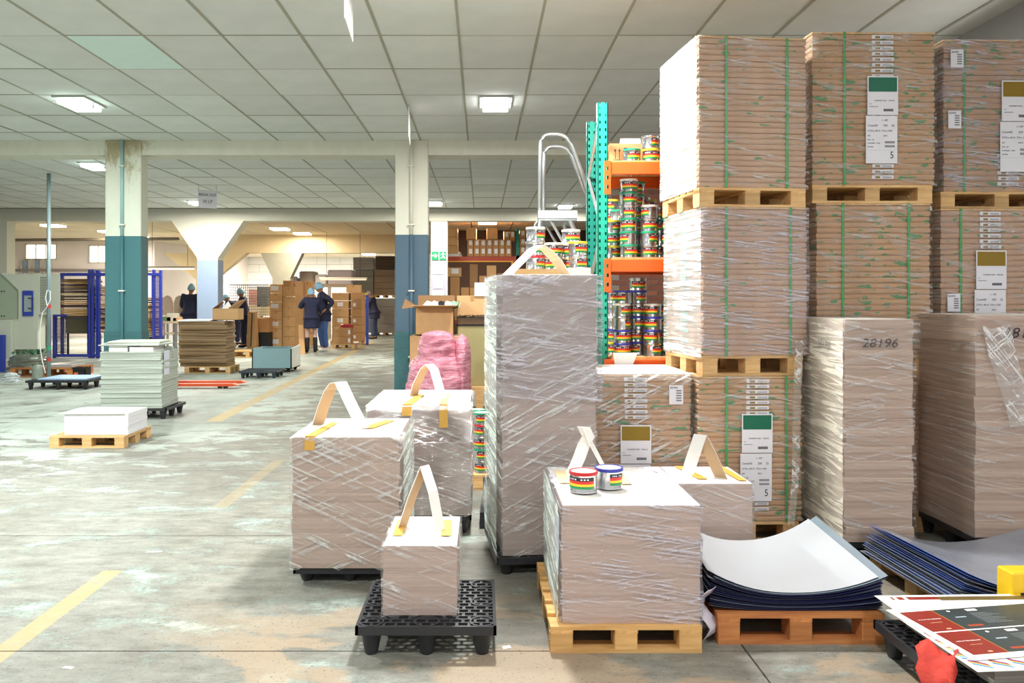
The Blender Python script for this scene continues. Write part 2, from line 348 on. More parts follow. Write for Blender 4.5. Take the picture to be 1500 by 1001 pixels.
def column(xc, Y, w, zs, label, lo, up, pipe=True, plate=0):
    c = thing('column', label, 'column', (xc, Y+w/2, 0))
    MB().box((-w/2, -w/2, zs), (w/2, -w/2+.24, HC), .01).build('painted_upper_shaft', up, c)
    MB().box((-w/2-.003, -w/2-.003, 0), (w/2+.003, -w/2+.243, zs), .01).build('painted_lower_shaft', lo, c)
    if pipe:
        MB().tube([(0, -w/2-.03, zs), (0, -w/2-.03, HC)], .022, 10).build('conduit_pipe', [up if lo is not TEAL else PIPE], c, smooth=True); MB().tube([(0, -w/2-.03, .02), (0, -w/2-.03, zs)], .024, 10).build('painted_conduit', lo, c, smooth=True)
        m = MB()
        for z in (.6, 1.5, 2.4, 3.2): m.box((-.04, -w/2-.06, z), (.04, -w/2, z+.02))
        m.build('pipe_clips', up, c)
    if plate:
        m = MB(); m.box((-w/2-.012, -w/2-.012, 0), (w/2+.012, -w/2+.252, plate))
        for i in range(14):
            for j in range(int(plate/.05)):
                m.prism([(-w/2+.03+i*(w-.05)/14, .03+j*.05), (-w/2+.045+i*(w-.05)/14, .05+j*.05), (-w/2+.05+i*(w-.05)/14, .045+j*.05), (-w/2+.035+i*(w-.05)/14, .025+j*.05)], -w/2-.016, -w/2-.012)
        m.build('tread_plate_guard', CP, c)
    return c
k1 = FPX/11.0
column((180-VX)/k1, 11.0, .49, px(0, 346, 11).z, 'teal-based cream column with damp stains under the first beam', TEAL, STAINC, plate=.95)
column((603-VX)/k1, 11.0, .45, px(0, 344, 11).z, 'blue-grey based cream column with conduit behind the taped paper stacks', BLUEG, CREAM, plate=.95)
def flare(xc, Y, w, top, zs, zf, label, lo, hd, up=None):
    c = thing('flared_column', label, 'column', (xc, Y+.2, 0))
    MB().prism([(-w/2, zs), (w/2, zs), (w/2, zf), (top/2, HC-hd), (-top/2, HC-hd), (-w/2, zf)], -.2, .2).build('flared_head', up or CREAM, c)
    MB().box((-w/2-.003, -.203, 0), (w/2+.003, .203, zs)).build('painted_lower_shaft', lo, c)
    return c
PB = M('8fa1bb', .5, var=.05, name='pale_blue_gloss_paint')
flare((304-VX)/FPX*19.6, 19.6, .5, 1.75, px(0, 381, 19.6).z, px(0, 378, 19.6).z, 'cream flared column on pale blue base behind the brown board stack', PB, .27)
flare((412-VX)/FPX*27.2, 27.2, .6, 1.4, 1.9, 2.1, 'small flared column beyond the carton stacks', M('b9b3a2', .7), .62, M('98988c', .75))
flare((300-VX)/FPX*27.2, 27.2, .6, 2.8, 1.9, 2.05, 'warm flared column half hidden behind pale blue column', WARM, .62, WARM)
c0 = thing('column', 'cream column cut by the left picture edge above the machine', 'column', px(-2, 438, 19.65).to_2d().to_3d())
MB().box((-.25, 0, 0), (.2, .35, HC)).build('painted_shaft', CREAM, c0)
pil = thing('pilaster', 'white pilaster with exit sign beside the storage bay opening', 'pilaster', ((643-VX)/FPX*19.6, 19.8, 0))
MB().box((-.2, -.15, 0), (.2, .2, HC)).build('shaft', M('e6e0d6', .7, var=.06, sc=3), pil)
MB().box((-.201, -.153, 0), (.17, -.15, px(0, 392, 19.65).z)).build('lilac_dado', M('a9a5b8', .6, var=.05), pil)
# far walls
PINKW = M('e6dcd4', .8, var=.07, sc=1.2, name='pinkish_plaster'); BLOCKM = M('ecebe6', .8, var=.05, sc=2, name='painted_blockwork'); JOINT = M('a8a49a', .9, var=.05)
wb = struct(MB().box((-26, 42, 0), (8, 42.2, HC)).build('wall_back', JOINT))
blk = MB().box((-.6, -.02, 0), (.585, 0, .385)).mesh('wall_block', BLOCKM)
for r in range(9):
    for i in range(15): put('wall_block', blk, wb, (-16.4+i*1.2+(r % 2)*.6, 42, r*.4))
wl = struct(MB().box((-26, 30, 0), (-12.2, 30.25, HC)).build('wall_left', PINKW))
struct(MB().box((-12.45, 30.25, 0), (-12.2, 42, HC)).build('wall_side', PINKW))
GLW = M('fdfaf2', .4, var=0, emit=3.0, name='bright_daylight_pane'); GLB = M('8fa9bd', .3, var=.2, sc=6, name='grey_blue_glass'); FRW = M('c9c4ba', .6)
def window(nm, x0, y0, x1, y1, Y, gm, cols=2):
    a = px(x0, y1, Y); b = px(x1, y0, Y); w = MB()
    t = .05
    w.box((a.x-t, Y-.04, a.z-t), (b.x+t, Y, a.z)).box((a.x-t, Y-.04, b.z), (b.x+t, Y, b.z+t)).box((a.x-t, Y-.04, a.z), (a.x, Y, b.z)).box((b.x, Y-.04, a.z), (b.x+t, Y, b.z))
    for i in range(1, cols): xm = a.x+(b.x-a.x)*i/cols; w.box((xm-.02, Y-.03, a.z), (xm+.02, Y, b.z))
    o = struct(w.build(nm, FRW)); p = []
    for i in range(cols):
        xa = a.x+(b.x-a.x)*i/cols+.02; xb = a.x+(b.x-a.x)*(i+1)/cols-.02
        MB().box((xa, Y-.012, a.z), (xb, Y-.004, b.z)).build('pane', gm, o)
window('window_1', 39, 359, 82, 379, 29.98, GLW, 3); window('window_2', 132, 361, 157, 384, 29.98, GLW)
window('window_3', 33, 382, 42, 400, 29.98, GLB, 1); window('window_4', 51, 382, 59, 400, 29.98, GLB, 1); window('window_5', 67, 382, 75, 400, 29.98, GLB, 1)
struct(MB().box((-26, 29.9, px(0, 377, 30).z-.52), (-12.2, 29.97, px(0, 377, 30).z-.44)).build('trim_4', M('8d8680', .6)))
MB_pipe = MB().tube([px(-10, 352, 26), px(262, 350, 26)], .05, 8).build('ceiling_pipe', M('6b6356', .5)); tag(MB_pipe, 'long dark pipe running under the far left ceiling', 'pipe')
# brick wall behind the rack
BRM = wood_mat('7a4636', '99604a', 'red_brick', 0); bw = struct(MB().box((1.84, 11.4, 0), (7.9, 11.6, HC)).build('wall_right_back', M('8d8378', .9)))
bk = MB().box((0, -.012, 0), (.205, 0, .062)).mesh('brick', BRM)
nb = 0
for r in range(30):
    for i in range(10):
        if nb < 298: put('brick', bk, bw, (1.84+i*.218+(r % 2)*.1, 11.4, 1.0+r*.075), (0, 0, random.uniform(-.004, .004))); nb += 1
wr = struct(MB().box((4.25, -1.5, 0), (4.45, 11.4, HC)).build('wall_right', M('cfd0d2', .8, var=.05, sc=2)))
struct(MB().box((3.95, -1.5, HC-.32), (4.249, 11, HC+.01)).build('trim_5', M('9fa0a0', .7, var=.05)))
ww = struct(MB().box((4.2, 5.0, 2.55), (4.249, 6.6, 3.2)).build('window_6', FRW)); MB().box((4.19, 5.05, 2.6), (4.2, 6.55, 3.15)).build('pane', GLW, ww)

# ------------------------------------------------------------------ ceiling lights
DIFF = M('ffffff', .5, var=0, emit=14, name='lit_diffuser'); DIFFC = M('e8fff6', .5, var=0, emit=14, name='lit_cool_diffuser'); DIFFW = M('fff0d0', .5, var=0, emit=9, name='lit_warm_diffuser')
HOUS = M('b9bdb6', .5, var=.1)
def fixture(X, Y, label, power, col, dif, w=.28, d=.42, area=True, z=HC):
    t = thing('ceiling_light', label, 'light', (X, Y, z), 0, 'square ceiling lights')
    MB().box((-w/2-.035, -d/2-.05, -.02), (w/2+.035, d/2+.05, 0)).build('housing', HOUS, t)
    MB().lathe([(0.5, -.075), (.62, -.022)], 4).box((-w/2, -d/2, -.07), (w/2, d/2, -.02), .02)
    MB().box((-w/2, -d/2, -.065), (w/2, d/2, -.02)).build('diffuser', dif, t)
    m = MB()
    for sx in (-1, 1): MB().box((sx*(w/2+.002)-.006, -.02, -.07), (sx*(w/2+.002)+.006, .02, -.018)).build('spring_clip', STEEL, t)
    if area:
        l = bpy.data.lights.new('lamp', 'AREA'); l.shape = 'RECTANGLE'; l.size = w; l.size_y = d; l.energy = power; l.color = col
        o = bpy.data.objects.new('lamp', l); COL.objects.link(o); o.parent = t; o.location = (0, 0, -.07)
    return t
PW = 105
fixture(.15, 8.85, 'lit square ceiling light in front of beam above the tall wrapped stack', PW, (1, .98, .95), DIFF)
fixture(-4.42, 8.85, 'cool lit ceiling light at upper left near the pale blue tile', PW*.8, (.86, 1, .95), DIFFC)
fixture(.15, 4.9, 'lit ceiling light above the foreground stacks, outside the top edge', PW*1.8, (1, .98, .95), DIFF)
fixture(-4.42, 4.9, 'cool ceiling light at left above the aisle, outside the frame', PW*3.2, (.97, 1, .97), DIFFC)
fixture(.15, .9, 'ceiling light above the camera position', PW*.7, (1, .97, .95), DIFF)
fixture(-4.42, .9, 'cool ceiling light at left behind the camera position', PW*.9, (.9, 1, .96), DIFFC)
fixture(3.3, .9, 'ceiling light at right beside the camera position', PW*.6, (1, .96, 1), DIFF)
p = px(140, 241, 13); fixture(p.x, 13, 'lit ceiling light half hidden by the teal column', PW, (.95, 1, .95), DIFFC)
p = px(290, 296, 18.0); fixture(p.x, 18.0, 'small lit ceiling light beside the hanging break out sign', PW*1.8, (1, .95, .86), DIFF)
p = px(637, 296, 18.1); fixture(p.x, 18.1, 'small lit ceiling light right of the blue-grey column', PW*1.8, (1, .95, .86), DIFF)
p = px(828, 301, 18.7); fixture(p.x, 18.7, 'small lit ceiling light above the step ladder platform', PW*.8, (1, .95, .86), DIFF)
for (x, Y, lb) in ((410, 24.6, 'small warm far light left of its pair below the second beam'), (443, 26.4, 'small warm far light lighting the third beam'), (78, 23.5, 'warm far light beside the grey pole top'),
                   (160, 25.5, 'warm far light just left of teal column edge'), (714, 22.6, 'warm light over the storage bay boxes')):
    fixture((x-VX)/FPX*Y, Y, lb, PW*(2.6 if x == 714 else 1.1), (1, .86, .68), DIFFW, .5, .5)
for (x, Y, lb) in ((400, 38.5, 'unseen fill light near the back wall left of the flared column foot'), (540, 38.5, 'unseen fill light near the back wall above the far stacks'), (200, 27.5, 'unseen fill light in the far left bay beyond the blue rack'), (250, 33, 'unseen fill light at the far back behind the pale blue column'), (480, 35, 'unseen fill light at the far back above the grey stacks')):
    fixture((x-VX)/FPX*Y, Y, lb, PW*3, (1, .93, .88), DIFF, .6, .6)  # unseen fill lamps, added to brighten the far end of the hall

# ------------------------------------------------------------------ reusable builders
def rot2(w, d, rz, corner):
    c, s = math.cos(rz), math.sin(rz); x, y = w/2, d/2
    return (corner[0]+x*c-y*s, corner[1]+x*s+y*c)
def wood_pallet(corner, w, d, h, rz, label, mats=(WOOD, WOODY), z=0, nb=6, group=None):
    cx, cy = rot2(w, d, rz, corner); t = thing('wooden_pallet', label, 'pallet', (cx, cy, z), rz, group)
    s = h/.12; bt = .016*s; bh = h-3*bt
    bl = MB().box((-.045, -.05, 0), (.045, .05, bh), .003).mesh('block', mats[0])
    bd = MB().box((-w/2, -.045, 0), (w/2, .045, bt)).mesh('deck_board', mats[0])
    cr = MB().box((-.045, -d/2, 0), (.045, d/2, bt)).mesh('stringer_board', mats[1])
    for i in range(3):
        x = (-w/2+.045)+(w-.09)*i/2
        put('stringer_board', cr, t, (x, 0, h-2*bt), (0, 0, random.uniform(-.004, .004)))
        for j in range(3): put('block', bl, t, (x, (-d/2+.05)+(d-.1)*j/2, bt))
    for j in range(3): put('bottom_board', bd, t, (0, (-d/2+.046)+(d-.092)*j/2, 0))
    for j in range(nb): put('deck_board', bd, t, (0, (-d/2+.046)+(d-.092)*j/(nb-1), h-bt), (0, 0, random.uniform(-.006, .006)))
    return t
def plastic_pallet(corner, w, d, h, rz, label, z=0, group=None, mat=None):
    mat = mat or BLACKP
    cx, cy = rot2(w, d, rz, corner); t = thing('plastic_pallet', label, 'pallet', (cx, cy, z), rz, group)
    m = MB(); dk = .022; z0 = h-dk; rw = .012
    m.box((-w/2, -d/2, z0-.012), (w/2, -d/2+rw, h)).box((-w/2, d/2-rw, z0-.012), (w/2, d/2, h)).box((-w/2, -d/2, z0-.012), (-w/2+rw, d/2, h)).box((w/2-rw, -d/2, z0-.012), (w/2, d/2, h))
    ny = max(10, int(d/.034)); nx = max(8, int(w/.05)); dy = (d-2*rw)/ny; dx = (w-2*rw)/nx
    for j in range(ny+1): m.box((-w/2+rw, -d/2+rw+j*dy-.0038, z0), (w/2-rw, -d/2+rw+j*dy+.0038, h-.001))
    for j in range(ny):
        for i in range(nx+1):
            x = -w/2+rw+(i+(.5 if j % 2 else 0))*dx
            if x < w/2-rw: m.box((x-.006, -d/2+rw+j*dy, z0), (x+.006, -d/2+rw+(j+1)*dy, h-.002))
    m.build('slotted_deck', mat, t)
    lg = MB().lathe([(.022, 0), (.026, .005), (.046, h-dk), (.052, h+.001), (.044, h+.001), (.036, h-.03), (0, h-.03)], 14).mesh('foot', mat); lg.shade_smooth()
    try: lg.set_sharp_from_angle(angle=.6)
    except Exception: pass
    for i in range(3):
        for j in range(3): put('foot', lg, t, ((-w/2+.056)+(w-.112)*i/2, (-d/2+.056)+(d-.112)*j/2, 0))
    return t
def film_shell(w, d, z0, z1, parent, mat, seed=0, off=.006, wav=.004, lip=.05, name='stretch_film'):
    """thin wrinkled film round a block, open at the bottom, a lip turned over the top"""
    rnd = random.Random(seed); per = []; n = 16
    for a, b in (((-w/2, -d/2), (w/2, -d/2)), ((w/2, -d/2), (w/2, d/2)), ((w/2, d/2), (-w/2, d/2)), ((-w/2, d/2), (-w/2, -d/2))):
        for i in range(n): t = i/n; per.append((a[0]+(b[0]-a[0])*t, a[1]+(b[1]-a[1])*t))
    N = len(per); R = 18; vs = []; fs = []
    ph = [rnd.uniform(0, 6.28) for _ in range(8)]; lo = [rnd.uniform(-.012, .02) for _ in range(N)]
    for r in range(R+1):
        for i, (x, y) in enumerate(per):
            t = r/R; z = z0+lo[i]*(1-t)+(z1-z0)*t
            u = i/N*6.28; e = off+wav*(math.sin(6*u+ph[0]+t*9)*.5+math.sin(17*u+ph[1]-t*15)*.3+rnd.uniform(-.3, .3))*(math.sin(math.pi*min(1, t*1.0))*.8+.2)
            e = max(.002, e); mx, my = x/(w/2), y/(d/2); vs.append((x+e*(mx if abs(mx) > .98 else mx*.15), y+e*(my if abs(my) > .98 else my*.15), z))
    for k, (sh, dz) in enumerate(((.0, .003), (lip*.6, .004), (lip, .003))):
        if k == 0: continue
        for i, (x, y) in enumerate(per):
            q = sh*(1+.5*math.sin(i*1.7+ph[2])); vs.append((x*(1-2*q/w), y*(1-2*q/d), z1+dz))
    rows = R+3
    for r in range(rows-1):
        for i in range(N): j = (i+1) % N; fs.append((r*N+i, r*N+j, (r+1)*N+j, (r+1)*N+i))
    o = MB().add(vs, fs).build(name, mat, parent); o.data.shade_smooth(); return o
def block_mesh(w, d, h, bulge, mats, seed=0):
    rnd = random.Random(seed); P = []
    for k, (i, z) in enumerate(((bulge, 0), (0, h*.2), (0, h*.8), (bulge, h))):
        for (sx, sy) in ((-1, -1), (-.33, -1), (.33, -1), (1, -1), (1, -.33), (1, .33), (1, 1), (.33, 1), (-.33, 1), (-1, 1), (-1, .33), (-1, -.33)):
            q = rnd.uniform(0, bulge*.8); P.append((sx*(w/2)-math.copysign(i+q, sx)*(abs(sx) > .9), sy*(d/2)-math.copysign(i+q, sy)*(abs(sy) > .9), z))
    m = MB(); m.add(P, []); o = 0
    fs = [(r*12+i, r*12+(i+1) % 12, r*12+12+(i+1) % 12, r*12+12+i) for r in range(3) for i in range(12)]
    m.f += fs; m.mi += [0]*36; m.f.append(tuple(range(11, -1, -1))); m.mi.append(0); m.f.append(tuple(range(36, 48))); m.mi.append(1)
    return m.mesh('paper_block', mats)
def paper_stack(corner, w, d, h, z, rz, label, n, side, top=PAPERW, film=None, jit=.002, bulge=.001, seed=1, film_z=(0, 1), group=None, hs=None, lip=.05, name='paper_stack'):
    rnd = random.Random(seed); cx, cy = rot2(w, d, rz, corner)
    t = thing(name, label, 'paper stack', (cx, cy, z), rz, group)
    hs = hs or [rnd.uniform(.7, 1.3) for _ in range(n)]; tot = sum(hs); zz = 0; drift = [0, 0]
    for i, q in enumerate(hs):
        bh = h*q/tot; me = block_mesh(w-.002, d-.002, bh, bulge, [side, top], seed*50+i)
        drift = [rnd.uniform(-jit, jit), rnd.uniform(-jit, jit)]
        put('paper_block', me, t, (drift[0], drift[1], zz), rnd.uniform(-jit, jit)*1.5); zz += bh
    if film: film_shell(w, d, h*film_z[0], h*film_z[1], t, film, seed, lip=lip, off=.005+jit)
    return t
def ribbon(parent, pts, wv, name='card_handle', mats=(PAPERW, M('c2a480', .8)), th=.0022, flip=False, sub=7):
    """folded card strip following world points pts, width vector wv"""
    pts = [Vector(p) for p in pts]; wv = Vector(wv); vs = []
    # smooth the path a little
    P = []
    for i in range(len(pts)-1):
        for k in range(sub): P.append(pts[i].lerp(pts[i+1], k/sub))
    P.append(pts[-1])
    for i, p in enumerate(P):
        d = (P[min(i+1, len(P)-1)]-P[max(i-1, 0)]).normalized(); nrm = d.cross(wv).normalized()*th
        for q in (p-wv/2+nrm, p+wv/2+nrm, p+wv/2-nrm, p-wv/2-nrm): vs.append(q)
    m = MB(); m.v = [tuple(v) for v in vs]; k = len(P)
    for i in range(k-1):
        for a in range(4):
            b = (a+1) % 4; m.f.append((i*4+a, i*4+b, i*4+4+b, i*4+4+a)); m.mi.append((0 if a != 2 else 1) if not flip else (1 if a == 0 else 0))
    m.f += [(0, 1, 2, 3), ((k-1)*4+3, (k-1)*4+2, (k-1)*4+1, (k-1)*4)]; m.mi += [0, 0]
    return m.build(name, list(mats), parent, world=True)
def tape_strip(parent, poly, z, drop=0, mat=TAPE):
    """tape lying on the top at local z, poly = 4 local xy corners; first two corners fold down by drop"""
    m = MB(); m.prism(poly, z+.0055, z+.007, 2)
    if drop:
        a, b = poly[0], poly[1]; m.add([(a[0], a[1]-.006, z+.0068), (b[0], b[1]-.006, z+.0068), (b[0], b[1]-.018, z-drop), (a[0], a[1]-.018, z-drop)], [(0, 1, 2, 3)])
    return m.build('adhesive_tape', mat, parent)

def side_film(parent, w, d, h, mat, off=.014, side=-1, seed=0):  # pale film over one face; its whiteness also carries the side light
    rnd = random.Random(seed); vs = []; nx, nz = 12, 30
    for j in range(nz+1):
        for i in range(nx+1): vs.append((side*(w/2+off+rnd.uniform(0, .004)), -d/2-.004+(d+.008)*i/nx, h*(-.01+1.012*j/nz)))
    o = MB().add(vs, [(j*(nx+1)+i, j*(nx+1)+i+1, (j+1)*(nx+1)+i+1, (j+1)*(nx+1)+i) for j in range(nz) for i in range(nx)]).build('lightened_side_film', mat, parent); o.data.shade_smooth(); return o
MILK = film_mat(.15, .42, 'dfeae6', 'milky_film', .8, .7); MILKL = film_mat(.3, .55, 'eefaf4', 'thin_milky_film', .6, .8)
# ------------------------------------------------------------------ big shrink-wrapped pallet loads
REAMS = {}
def ream_load(x0, x1, ytop, ybot, Y, label, d=.64, rz=.1, ream=REAM, film=FILM, n=27, straps=(.26, .8), cards=(), bl=None, notes=(), side=True, fz=(0, 1)):
    a = px(x0, ybot, Y); b = px(x1, ytop, Y); w = (b.x-a.x)/math.cos(rz); h = b.z-a.z
    cx, cy = rot2(w, d, rz, (a.x, Y)); t = thing('wrapped_ream_load', label, 'pallet load', (cx, cy, a.z), rz, 'shrink-wrapped loads of ream packets')
    rh = (h-.01)/n; key = (round(w, 3), round(rh, 4), ream.name)
    q = .004
    m = MB(); P = []
    for i, zz in ((q, 0), (0, rh*.3), (0, rh*.75), (q*1.2, rh-.0015)):
        P += [(-w/2+i, -d/2+i, zz), (w/2-i, -d/2+i, zz), (w/2-i, d/2-i, zz), (-w/2+i, d/2-i, zz)]
    m.add(P, [(3, 2, 1, 0), (12, 13, 14, 15)]+[(r*4+i, r*4+(i+1) % 4, r*4+4+(i+1) % 4, r*4+4+i) for r in range(3) for i in range(4)])
    me = m.mesh('ream_packet', ream)
    for i in range(n): put('ream_packet', me, t, (random.uniform(-.003, .003), random.uniform(-.003, .003), i*rh), random.uniform(-.003, .003))
    MB().box((-w/2-.002, -d/2-.002, h-.01), (w/2+.002, d/2+.002, h)).build('top_board', WOODY, t)
    for s_ in straps:
        xx = -w/2+w*s_; MB().box((xx-.008, -d/2-.006, 0), (xx+.008, -d/2-.003, h+.002)).box((xx-.008, -d/2-.006, h), (xx+.008, d/2+.005, h+.002)).build('strap', STRAP, t, rot=(0, 0, 0))
    if side:
        m = MB()
        for i in range(n):
            if random.random() < .8: m.box((-w/2-.0045, -d/2+.25+random.uniform(-.02, .02), i*rh+.004), (-w/2-.003, -d/2+.36, i*rh+rh-.004))
        m.build('side_print', M('9fd0c0', .6, var=.2, sc=20), t)
    if bl:
        lm = MB().box((-.065, -.003, .003), (.065, -.0015, rh*.72)).mesh('ream_label', LBLW)
        g1 = MB(); g2 = MB()
        for i in range(n):
            if bl[1] <= i/n <= bl[2]:
                o = put('ream_label', lm, t, (-w/2+bl[0]*w+random.uniform(-.004, .004), -d/2-.003, i*rh+.002))
                x = -w/2+bl[0]*w; yy = -d/2-.0065; zz = i*rh+.008
                g1.box((x-.045, yy, zz), (x-.015, yy+.001, zz+rh*.35))
                for k in range(7): g2.box((x+.0+k*.008, yy, zz), (x+.0045+k*.008, yy+.001, zz+rh*.3))
        g1.build('ream_label_gold_mark', LGOLD, t); g2.build('ream_label_print', M('8a8a92', .6), t)
    yf = -d/2-.0155
    for (cxp, top, colr, ww) in cards:
        x = -w/2+cxp*w; z = h*top; k = ww/.195
        c = MB().box((x-.0975*k, yf, z-.245*k), (x+.0975*k, yf+.0015, z)).build('colour_card', LBLW, t)
        MB().box((x-.09*k, yf-.001, z-.098*k), (x+.09*k, yf, z-.008*k)).build('colour_field', colr, c)
        R = (math.pi/2, 0, 0)
        text('CONVERT 350G    250/4.25', .011*k, c, (x-.055*k, yf-.001, z-.158*k), R, INK); text('S.A', .009*k, c, (x-.085*k, yf-.001, z-.178*k), R, INK)
        text('MADE IN ITALY', .008*k, c, (x-.085*k, yf-.001, z-.195*k), R, INK)
        bm_ = MB()
        for q_ in range(9): bm_.box((x+.005*k+q_*.007*k, yf-.001, z-.222*k), (x+.010*k+q_*.007*k, yf-.0004, z-.206*k))
        bm_.build('bar_code', INK, c)
        x2 = x-.008*k; z2 = z-.25*k
        s2 = MB().box((x2-.1*k, yf-.0012, z2-.30*k), (x2+.1*k, yf+.0005, z2)).build('delivery_sheet', LBLW, t)
        y2 = yf-.002
        for (sx, sz, tx, sz_) in ((.0, .035, 'I - MT', .017), (-.09, .068, 'Cover03', .019), (.01, .068, '250     25', .019), (-.09, .1, '27.95 x 40.15  710 x 1020', .0155), (-.09, .13, 'SET', .013), (.01, .13, '603.5', .013),
                                   (-.09, .155, 'PMS  120', .011), (-.09, .177, 'CONVERT - 0194', .011), (-.09, .2, '0219604', .011)):
            text(tx, sz_*k, s2, (x2+sx*k, y2, z2-sz*k), R, INK, sx=.95)
        text('5', .062*k, s2, (x2+.052*k, y2, z2-.268*k), R, INK, sx=.85)
        g3 = MB()
        for zz in (.16, .185):
            for q_ in range(14): g3.box((x2+.02*k+q_*.0046*k, y2, z2-(zz+.014)*k), (x2+.0228*k+q_*.0046*k, y2+.0005, z2-zz*k))
        g3.box((x2-.1*k, y2, z2-.216*k), (x2+.1*k, y2+.0004, z2-.2155*k)).build('bar_code', M('6a6a74', .6), s2)
    for (cxp, top) in notes:
        x = -w/2+cxp*w; z = h*top
        c = MB().box((x-.04, yf, z-.11), (x+.04, yf+.001, z)).build('small_note', LBLW, t)
        text('83/492', .016, c, (x-.035, yf-.001, z-.02), (math.pi/2, 0, 0), INK)
        g3 = MB()
        for q_ in range(5): g3.box((x, yf-.001, z-.035-q_*.014), (x+.03, yf, z-.028-q_*.014))
        g3.build('note_print', M('77777f', .6), c)
    if film: film_shell(w, d, h*fz[0], h*fz[1], t, film, int(x0), off=.010, wav=.003, lip=.03)
    return t, w, h
def load_pallet(x0, x1, ytop, ybot, Y, label, rz=.1, d=.64):
    a = px(x0, ybot, Y); b = px(x1, ytop, Y)
    return wood_pallet((a.x, Y), (b.x-a.x)/math.cos(rz), d, b.z-a.z, rz, label, z=a.z, group='pallets under the wrapped ream loads')
YP = 4.56; RZ = .1
zg = lambda Y: VY+CH*FPX/Y
# left column: bottom, middle, top
load_pallet(1021, 1172, 765, zg(YP), YP, 'wooden pallet on floor under the bottom load with green card', .03)
ream_load(1023, 1176, 552, 765.4, YP, rz=.03, label='bottom wrapped load with green card facing the small taped stack', ream=REAMG, film=FILML, straps=(.27, .85), cards=((.56, .745, LGREEN, .175),), bl=(.57, .04, .98))
load_pallet(1029, 1182, 522, 551.6, YP, 'wooden pallet between bottom and middle loads of the left column')
_p = ream_load(1030, 1188, 303, 522.3, YP, 'crumpled-film middle load of the left column, plain with two straps', film=FILMB, straps=(.22, .84))
load_pallet(1024, 1187, 274, 302.6, YP, 'wooden pallet under the top load of the left column')
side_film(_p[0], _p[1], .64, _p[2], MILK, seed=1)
_p = ream_load(1024, 1187, 52, 274.3, YP, 'top load of left column, plain reams with white left side', film=FILML, straps=(.25, .82))
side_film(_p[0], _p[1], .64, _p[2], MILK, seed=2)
# middle column
Y2 = 4.82
load_pallet(1198, 1363, VY+1.27*FPX/Y2, zg(Y2), Y2, 'lowest pallet of the middle column behind the tall wavy stack', .02)
ream_load(1198, 1366, 548, VY+1.268*FPX/Y2, Y2, 'bottom load of middle column hidden behind the tall wavy stack', rz=.02, film=None, straps=(), side=False)
load_pallet(1196, 1364, 520, 547.6, Y2, 'second pallet up in the middle column, behind the tall wavy stack', .02)
ream_load(1196, 1364, 298, 520.3, Y2, 'middle load of middle column, unlabelled with green dashes', rz=.02, ream=REAMG, film=FILML, straps=(.23, .81))
load_pallet(1190, 1368, 271, 297.6, Y2, 'wooden pallet under the top load with the large green card', .02)
ream_load(1190, 1371, 47, 271.3, Y2, 'top load of middle column with large green card and number five', rz=.02, ream=REAMG, film=FILML, straps=(.26,), cards=((.565, .71, LGREEN, .185),), bl=(.57, .02, .99))
# right column
Y3 = 4.98
load_pallet(1384, 1560, VY+1.27*FPX/Y3, zg(Y3), Y3, 'lowest pallet of the right column behind the tall stacks', .02)
ream_load(1384, 1560, 552, VY+1.268*FPX/Y3, Y3, 'bottom load of right column hidden behind the tall stacks', rz=.02, film=None, straps=(), side=False)
load_pallet(1384, 1560, 528, 551.6, Y3, 'second pallet up in the right column, behind the tall stacks', .02)
ream_load(1378, 1560, 306, 528.3, Y3, 'middle load of right column with gold card and white note', rz=.02, film=FILML, straps=(.16,), cards=((.40, .725, LGOLD, .19),), bl=(.40, .72, .98), notes=((.095, .44),))
load_pallet(1378, 1560, 281, 305.6, Y3, 'wooden pallet under the top right load with notes', .02)
ream_load(1382, 1562, 58, 281.3, Y3, 'top load at right edge with gold card and two small notes', rz=.02, ream=REAMG, film=FILMB, straps=(.17,), cards=((.60, .73, LGOLD, .2),), bl=(.53, .02, .25), notes=((.10, .93), (.08, .53)))
# load left of the bottom one
load_pallet(872, 1012, 765, zg(4.62), 4.62, 'wooden pallet under the gold card load beside the tall wrapped stack', 0)
t0, w0, h0 = ream_load(872, 1012, 549, 765.3, 4.62, 'bottom wrapped load with gold card left of the green card load', rz=0, ream=REAMG, film=FILM2, straps=(), cards=((.42, .66, LGOLD, .175),), bl=(.42, .68, .99), notes=((.84, .93),))
MB().box((-w0/2-.004, -.322, h0+.001), (w0/2+.004, .322, h0+.005)).build('top_sheet', PAPERW, t0)

# ------------------------------------------------------------------ foreground paper stacks
# A: large, left
ca = px(428, 833, 3.94); za = ca.z
plastic_pallet((ca.x, 3.96), .54, .62, za, 0, 'black plastic pallet under the large taped stack at left')
A = paper_stack((ca.x, 3.94), .525, .62, px(0, 641, 3.94).z-za, za, 0, 'large paper stack with folded card handle, nearest the aisle', 8, EDGE, film=FILM3, jit=.006, seed=3, hs=[1.3, 1.0, 1.0, 1.2, .5, .8, 1.4, 1.6])
hA = px(0, 641, 3.94).z-za
ribbon(A, [px(466, 622, 4.34), px(474, 596, 4.32), px(484, 571, 4.3), px(492, 561, 4.27), px(499, 560, 4.23), px(512, 588, 4.22), px(532, 628, 4.18)], (.055, .045, 0))
tape_strip(A, [(-.20, -.31), (-.15, -.31), (-.115, .13), (-.155, .13)], hA, .06); tape_strip(A, [(.03, -.06), (.10, -.06), (.19, .22), (.13, .22)], hA)
